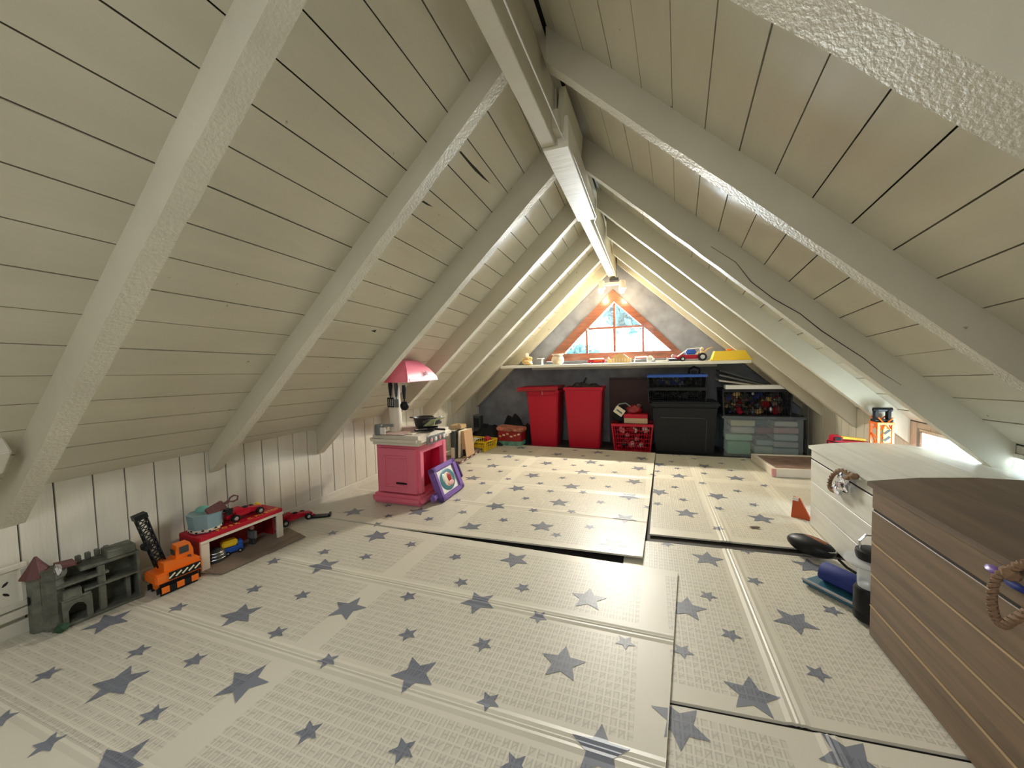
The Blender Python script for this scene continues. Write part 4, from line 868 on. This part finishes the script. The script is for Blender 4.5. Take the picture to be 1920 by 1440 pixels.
o=thing('purple_cloth','purple cloth poking from the lid gap of the brown chest','cloth',atx(1868,1071,.715)); one(lambda b:b.ball((0,0,0),(.025,.05,.018),2,.25,3),'cloth_fold',m_purple,o,smooth=True); one(lambda b:b.ball((.0,-.05,-.006),(.02,.06,.014),2,.25,5),'cloth_tail',m_navy,o,smooth=True)
c=lambda x,y:(1380+x/3.5556,740+y/3.5556)
w0=atx(*c(700,560),.855)
rh=thing('rope_handle','brown rope ring with a silver foil ribbon on the front of the white chest','rope',w0)
L1=[atx(*c(*p),.845)-w0 for p in ((770,540),(700,505),(645,535),(622,600),(650,640),(700,610),(735,560),(770,540))]
ropeloop(rh,'loop',L1,.010,12); one(lambda b:b.ball(atx(*c(785,545),.85)-w0,(.035,.05,.03),2,.4,4),'knot',m_rope,rh)
fr=thing('foil_ribbon','crumpled silver foil ribbon hanging in the rope ring of the white chest','ribbon',w0+Vector((-.012,0,0)))
b=MB(); F_=[c(690,525),c(745,525),c(735,580),c(680,640),c(655,635),c(680,590)]
for k,(px,py) in enumerate(((705,545),(720,575),(700,605),(670,635),(730,620))): b.ball(atx(*c(px,py),.845)-fr.location,(.03,.075,.05),1,.8,k+3)
b.build('ribbon',m_foil,fr); one(lambda b:b.ball(atx(*c(728,640),.85)-fr.location,(.02,.03,.025),1,.5,8),'ribbon_tail',m_blackp,fr)
# ------------------------------------------------------------------ toys behind the white chest
tw=thing('toy_tower','orange toy crane tower with black handle behind the white chest','toy tower',(1.335,3.0,.0055),R_(4))
def tower(b):
    for sx in (-1,1):
        for sy in (-1,1): b.box((sx*.036,sy*.036,.29),(.012,.012,.58))
    for k in range(6):
        z=.02+k*.10
        for sy in (-1,1): b.tube([(-.036,sy*.036,z),(.036,sy*.036,z+.09)],.004,4); b.tube([(.036,sy*.036,z),(-.036,sy*.036,z+.09)],.004,4)
        for sx in (-1,1): b.tube([(sx*.036,-.036,z),(sx*.036,.036,z+.09)],.004,4)
    b.box((0,0,.573),(.086,.086,.014)); b.box((0,0,.01),(.11,.11,.02))
one(tower,'mast',m_orange,tw)
pl_=bx('warning_panel',m_yellow,tw,(.004,-.044,.50),(.036,.004,.085))
for k in range(2): bx('stripe',m_blackp,pl_,(.004,-.0468,.482+k*.042),(.040,.002,.014),(0,-.7,0))
one(lambda b:(b.box((0,0,.588),(.09,.05,.014)),b.box((-.032,0,.622),(.016,.03,.06)),b.box((.032,0,.622),(.016,.03,.06)),b.tube([(-.045,0,.655),(.05,0,.655)],.013,8)),'handle',m_blackp,tw,smooth=True)
fe=thing('toy_fire_engine','red and yellow toy fire engine half hidden behind the white chest','toy vehicle',(1.19,3.06,.385),R_(0))
bx('body',m_red,fe,(0,0,.04),(.20,.09,.05),bev=.008); bx('cab',m_red,fe,(-.065,0,.078),(.05,.08,.04),bev=.008); bx('ladder',m_yellow,fe,(.03,0,.078),(.12,.03,.014),(0,.1,0)); bx('window',m_blackp,fe,(-.065,-.041,.08),(.035,.002,.022))
for x in (-.06,.06):
    for s in (-1,1): wheel(fe,(x,s*.044,.018),.018,.014,'y')
bxs=thing('toy_case','black toy storage case standing behind the white chest','case',(1.165,3.06,.0055)); bx('case',m_dgrey,bxs,(0,0,.185),(.20,.16,.37),bev=.008); bx('case_lid',m_blackp,bxs,(0,0,.373),(.205,.165,.012),bev=.003)
o=thing('toy_gate','small black toy gate behind the far corner of the white chest','toy',(1.085,3.0,.385),R_(0)); one(lambda b:(b.tube([(-.03,0,.0),(-.02,0,.07),(.04,0,.055),(.05,0,.0)],.005,5),b.tube([(-.02,0,.035),(.045,0,.03)],.003,4)),'frame',m_blackp,o); bx('strut',m_blackp,o,(.01,.01,.02),(.05,.004,.004))
# ------------------------------------------------------------------ items between mats and chests
p=fl(1532,1036,.0055)
cs_=thing('zip_case','black oval zip case with an orange pattern lying by the white chest','case',(.745,2.28,.0058),R_(-48))
one(lambda b:b.ball((0,0,.045),(.22,.125,.09),3),'shell',m_blackp,cs_,smooth=True)
one(lambda b:b.tube([(.108*math.cos(a/16*6.283),.053*math.sin(a/16*6.283),.056) for a in range(16)],.003,5,True),'zip',m_silver,cs_); one(lambda b:b.ball((.01,.0,.080),(.12,.045,.022),2,.3,3),'pattern',mat('rust_print',(.30,.11,.05),.6),cs_,smooth=True)
one(lambda b:b.tube([(.12,0,.03),(.16,-.01,.012),(.20,-.02,.008)],.006,6),'strap',m_blackp,cs_)
bt_=thing('blue_tray','dark teal tray with a pale edge on the mat by the lantern','tray',(.725,1.915,.0045),R_(-52))
bx('tray_base',mat('teal_plastic',(.03,.12,.18),.4),bt_,(0,0,.010),(.23,.10,.016),bev=.004); bx('tray_edge',mat('grey_edge',(.35,.35,.36),.4),bt_,(0,-.05,.022),(.23,.012,.010),bev=.003); bx('tray_edge',m_blackp,bt_,(0,.05,.022),(.23,.012,.018),bev=.003)
rl=thing('blue_roll','rolled navy blue mat lying on the teal tray','roll',(.755,1.935,.062),R_(-52)); b=MB(); b.M=Matrix.Rotation(R_(90),4,'Y'); b.lathe([(.012,-.085),(.036,-.085),(.040,-.08),(.040,.08),(.036,.085),(.012,.085)],24); b.build('roll',m_navy,rl,smooth=True); bx('flap',m_navy,rl,(0,-.036,-.012),(.165,.01,.022),bev=.003)
ln=thing('camping_lantern','black and clear camping lantern standing against the brown chest','lantern',(.768,1.768,.0045)); ln.scale=(1,1,.87)
one(lambda b:b.lathe([(.045,0),(.052,.006),(.052,.035),(.050,.04),(.052,.045),(.052,.13),(.046,.142),(.036,.145)],28),'base',m_blackp,ln,smooth=True)
one(lambda b:b.lathe([(.038,.140),(.040,.146),(.030,.150)],24),'reflector',m_silver,ln,smooth=True); one(lambda b:b.tube([(.0,0,.147),(0,0,.19)],.008,8),'lamp_tube',m_white,ln,smooth=True)
one(lambda b:b.lathe([(.040,.145),(.042,.16),(.042,.245),(.040,.25)],28,caps=False),'globe',m_clear2,ln,smooth=True)
one(lambda b:b.lathe([(.030,.245),(.078,.250),(.084,.256),(.080,.262),(.03,.268)],32),'brim',m_clear2,ln,smooth=True)
one(lambda b:b.lathe([(.034,.264),(.046,.270),(.050,.290),(.048,.305),(.036,.312),(.01,.314)],28),'cap',m_blackp,ln,smooth=True)
one(lambda b:b.tube([(-.036,0,.30),(-.038,0,.345),(-.02,0,.372),(.02,0,.372),(.038,0,.345),(.036,0,.30)],.004,6),'bail',m_silver,ln,smooth=True)
o=thing('orange_toy_part','burnt orange toy fin standing on the mat against the white chest','toy part',fl(1500,972,.0055)+Vector((.0,.0,0)),R_(-30))
one(lambda b:b.prism([(-.045,0.0),(.05,.0),(.05,.02),(0.0,.125),(-.035,.13)],'y',-.007,.007),'fin',mat('burnt_orange',(.50,.08,.015),.45),o); bx('tip',m_white,o,(-.022,-.008,.118),(.03,.006,.02))
o=thing('scrap','tiny brown scrap lying on the mat','scrap',fl(1414,990,.0055)); one(lambda b:b.ball((0,0,.005),(.05,.02,.012),1,.6,3),'scrap',m_card,o); one(lambda b:b.ball((.02,.004,.006),(.02,.012,.01),1,.6,5),'scrap_end',m_wood,o)
# ------------------------------------------------------------------ shelf display
YS=4.40
def sp(px): v=aty(px,686,YS); return Vector((v.x,YS,ZS+.0005))
PXM=(sp(1101)-sp(1100)).x
o=thing('driftwood','gnarled tan driftwood piece at the left end of the shelf','ornament',sp(989)); 
one(lambda b:(b.ball((0,0,.03),(.13,.10,.06),2,.5,2),b.ball((.02,0,.07),(.08,.06,.08),2,.5,3),b.ball((-.04,0,.06),(.05,.05,.05),2,.5,4)),'lump',m_tan,o); one(lambda b:b.ball((-.005,0,.11),(.05,.05,.07),2,.4,5),'knob',m_beige,o)
o=thing('toy_stool','tiny white toy table on one leg on the shelf','toy furniture',sp(1014)); bx('top',m_white,o,(0,0,.075),(.075,.06,.010),bev=.002); bx('leg',m_white,o,(.018,0,.035),(.018,.018,.07),bev=.002)
o=thing('clay_pot','small cream clay pot with flared rim on the shelf','pot',sp(1046)); one(lambda b:b.lathe([(.045,0),(.066,.02),(.074,.05),(.064,.085),(.052,.098),(.062,.108),(.066,.116),(.054,.116),(.045,.10)],20),'pot_body',m_beige,o,smooth=True); one(lambda b:b.lathe([(.060,.110),(.070,.114),(.068,.124),(.055,.124)],14),'rim',m_cream,o,smooth=True)
o=thing('toy_van','small red toy van with a white roof on the shelf','toy van',sp(1119)); bx('body',m_red,o,(0,0,.026),(.19,.07,.032),bev=.008,smooth=True); bx('roof',m_white,o,(.0,0,.052),(.155,.06,.020),bev=.006,smooth=True); bx('stripe',m_orange,o,(.02,-.0358,.03),(.09,.002,.010))
for x in (-.06,.06):
    for s in (-1,1): wheel(o,(x,s*.03,.013),.013,.012,'y')
o=thing('toy_bridge','arched tan wooden toy bridge on the shelf','toy',sp(1161)); one(lambda b:b.prism([(-.125,0),(.125,0),(.125,.055),(.11,.045),(.085,.07),(.05,.095),(.0,.105),(-.035,.09),(-.07,.055),(-.10,.045),(-.115,.065),(-.125,.06)],'y',-.03,.03),'arch',m_tan,o)
for k in range(7): bx('rib',m_beige,o,(-.085+.03*k,-.0315,.03),(.010,.003,.04))
o=thing('toy_bench','white wire toy bench on the shelf','toy furniture',sp(1202)); one(lambda b:(b.tube([(-.07,0,.005),(-.058,0,.06),(.06,0,.062),(.066,0,.005)],.008,6),b.tube([(-.058,0,.06),(-.05,.05,.06)],.006,5)),'frame',m_white,o,smooth=True); bx('seat',m_cream,o,(0,.03,.058),(.11,.06,.006))
o=thing('toy_cup','tiny white toy cup lying on the shelf beside the wire bench','toy cup',sp(1219)); b=MB(); b.M=Matrix.Translation((0,0,.035))@Matrix.Rotation(R_(75),4,'X'); b.lathe([(.016,-.02),(.022,0),(.034,.02),(.028,.02),(.012,-.01)],16); b.build('cup',m_white,o,smooth=True); one(lambda b:b.tube([(.03,0,.04),(.045,0,.035),(.035,0,.02)],.005,5),'handle',m_white,o)
o=thing('toy_ladder','small white toy ladder lying flat on the shelf','toy',sp(1240)); one(lambda b:(b.box((0,-.015,.012),(.12,.007,.012)),b.box((0,.02,.012),(.12,.007,.012))),'rail',m_cream,o); 
for k in range(4): bx('rung',m_cream,o,(-.045+.03*k,.0025,.012),(.006,.034,.006))
bx('post',m_cream,o,(.058,0,.022),(.010,.010,.045))
# buggy
bg_=thing('toy_buggy','red and blue toy buggy with big black wheels on the shelf','toy car',sp(1291))
bx('body',m_red,bg_,(-.01,0,.045),(.24,.09,.04),bev=.012,smooth=True); bx('nose',m_pinkt,bg_,(-.13,0,.055),(.07,.07,.035),(0,.25,0),bev=.008); bx('cabin',m_blue,bg_,(.02,0,.095),(.10,.08,.05),bev=.012,smooth=True); bx('splitter',m_blackp,bg_,(-.12,0,.016),(.14,.11,.014))
one(lambda b:(b.tube([(-.11,-.05,.05),(-.02,-.05,.115)],.008,6),b.tube([(-.02,-.04,.125),(.10,-.04,.135)],.005,6),b.tube([(.10,-.04,.135),(.115,-.04,.07)],.005,6)),'roll_bar',m_white,bg_,smooth=True)
for x,r_2 in ((.125,.042),(-.06,.026)):
    for s in (-1,1): wheel(bg_,(x,s*.055,r_2),r_2,.035,'y')
# small figure, container
o=thing('toy_figure','small plain tan toy figure standing right of the buggy on the shelf','toy figure',sp(1317)+Vector((.0,.05,0)))
b=MB(); me=b
b.tube([(-.016,0,0),(-.016,0,.05)],[.011,.013],8); b.tube([(.016,0,0),(.016,0,.05)],[.011,.013],8); b.ball((0,0,.075),(.056,.036,.066),2); b.tube([(-.028,0,.098),(-.045,0,.07)],.008,6); b.tube([(.028,0,.098),(.060,0,.125),(.10,0,.14)],[.009,.007,.004],6); b.build('body',m_tan,o,smooth=True); one(lambda b:b.ball((0,0,.125),(.034,.034,.040),2),'head',m_beige,o,smooth=True)
o=thing('yellow_tub','upturned bright yellow plastic tub at the right end of the shelf','tub',sp(1369))
one(lambda b:b.hull8([(-.175,-.08,0),(.175,-.08,0),(.175,.08,0),(-.175,.08,0),(-.145,-.06,.095),(.12,-.06,.095),(.12,.06,.095),(-.145,.06,.095)]),'tub_body',m_yellow,o); bx('rim',m_yellow,o,(0,0,.005),(.37,.18,.010),bev=.002); bx('peg',m_orange,o,(-.01,0,.105),(.05,.03,.02),bev=.004)
# ------------------------------------------------------------------ trees outside
def tree(label,x,y,z0,h,r,seed,n=1800):
    q=random.Random(seed); t=thing('tree',label,'tree',(x,y,z0)); one(lambda b:b.tube([(0,0,0),(.1,0,h*.5),(0,.1,h*.8)],[.22,.15,.06],8),'trunk',m_trunk,t); b=MB()
    for i in range(n):
        u=Vector((q.gauss(0,1),q.gauss(0,1),q.gauss(0,1))).normalized()*r*(q.random()**.4)*(.7+.5*q.random()); c=Vector((0,0,h))+Vector((u.x,u.y,u.z*.8)); s=.16*q.uniform(.5,1.4)
        a=Vector((q.gauss(0,1),q.gauss(0,1),q.gauss(0,1))).normalized(); d=a.orthogonal().normalized()
        b.bm.faces.new([b.bm.verts.new(c+k) for k in (a*s,d*s*.5,-a*s,-d*s*.5)])
    tag(b.build('foliage',m_leaf,t),None,None,None,'stuff')
def far(px,py,Y): v=aty(px,py,Y); return v
v=far(1182,588,14); tree('tree whose leaves fill the upper right window pane',v.x,14,-4,v.z+4,.8,1,700)
v=far(1085,668,16); tree('low tree top at the lower left window pane',v.x,16,-4,v.z+4-.2,.8,2,700)
v=far(1235,660,17); tree('sparse tree top at the lower right window pane',v.x,17,-4,v.z+4-.6,.8,3,250)
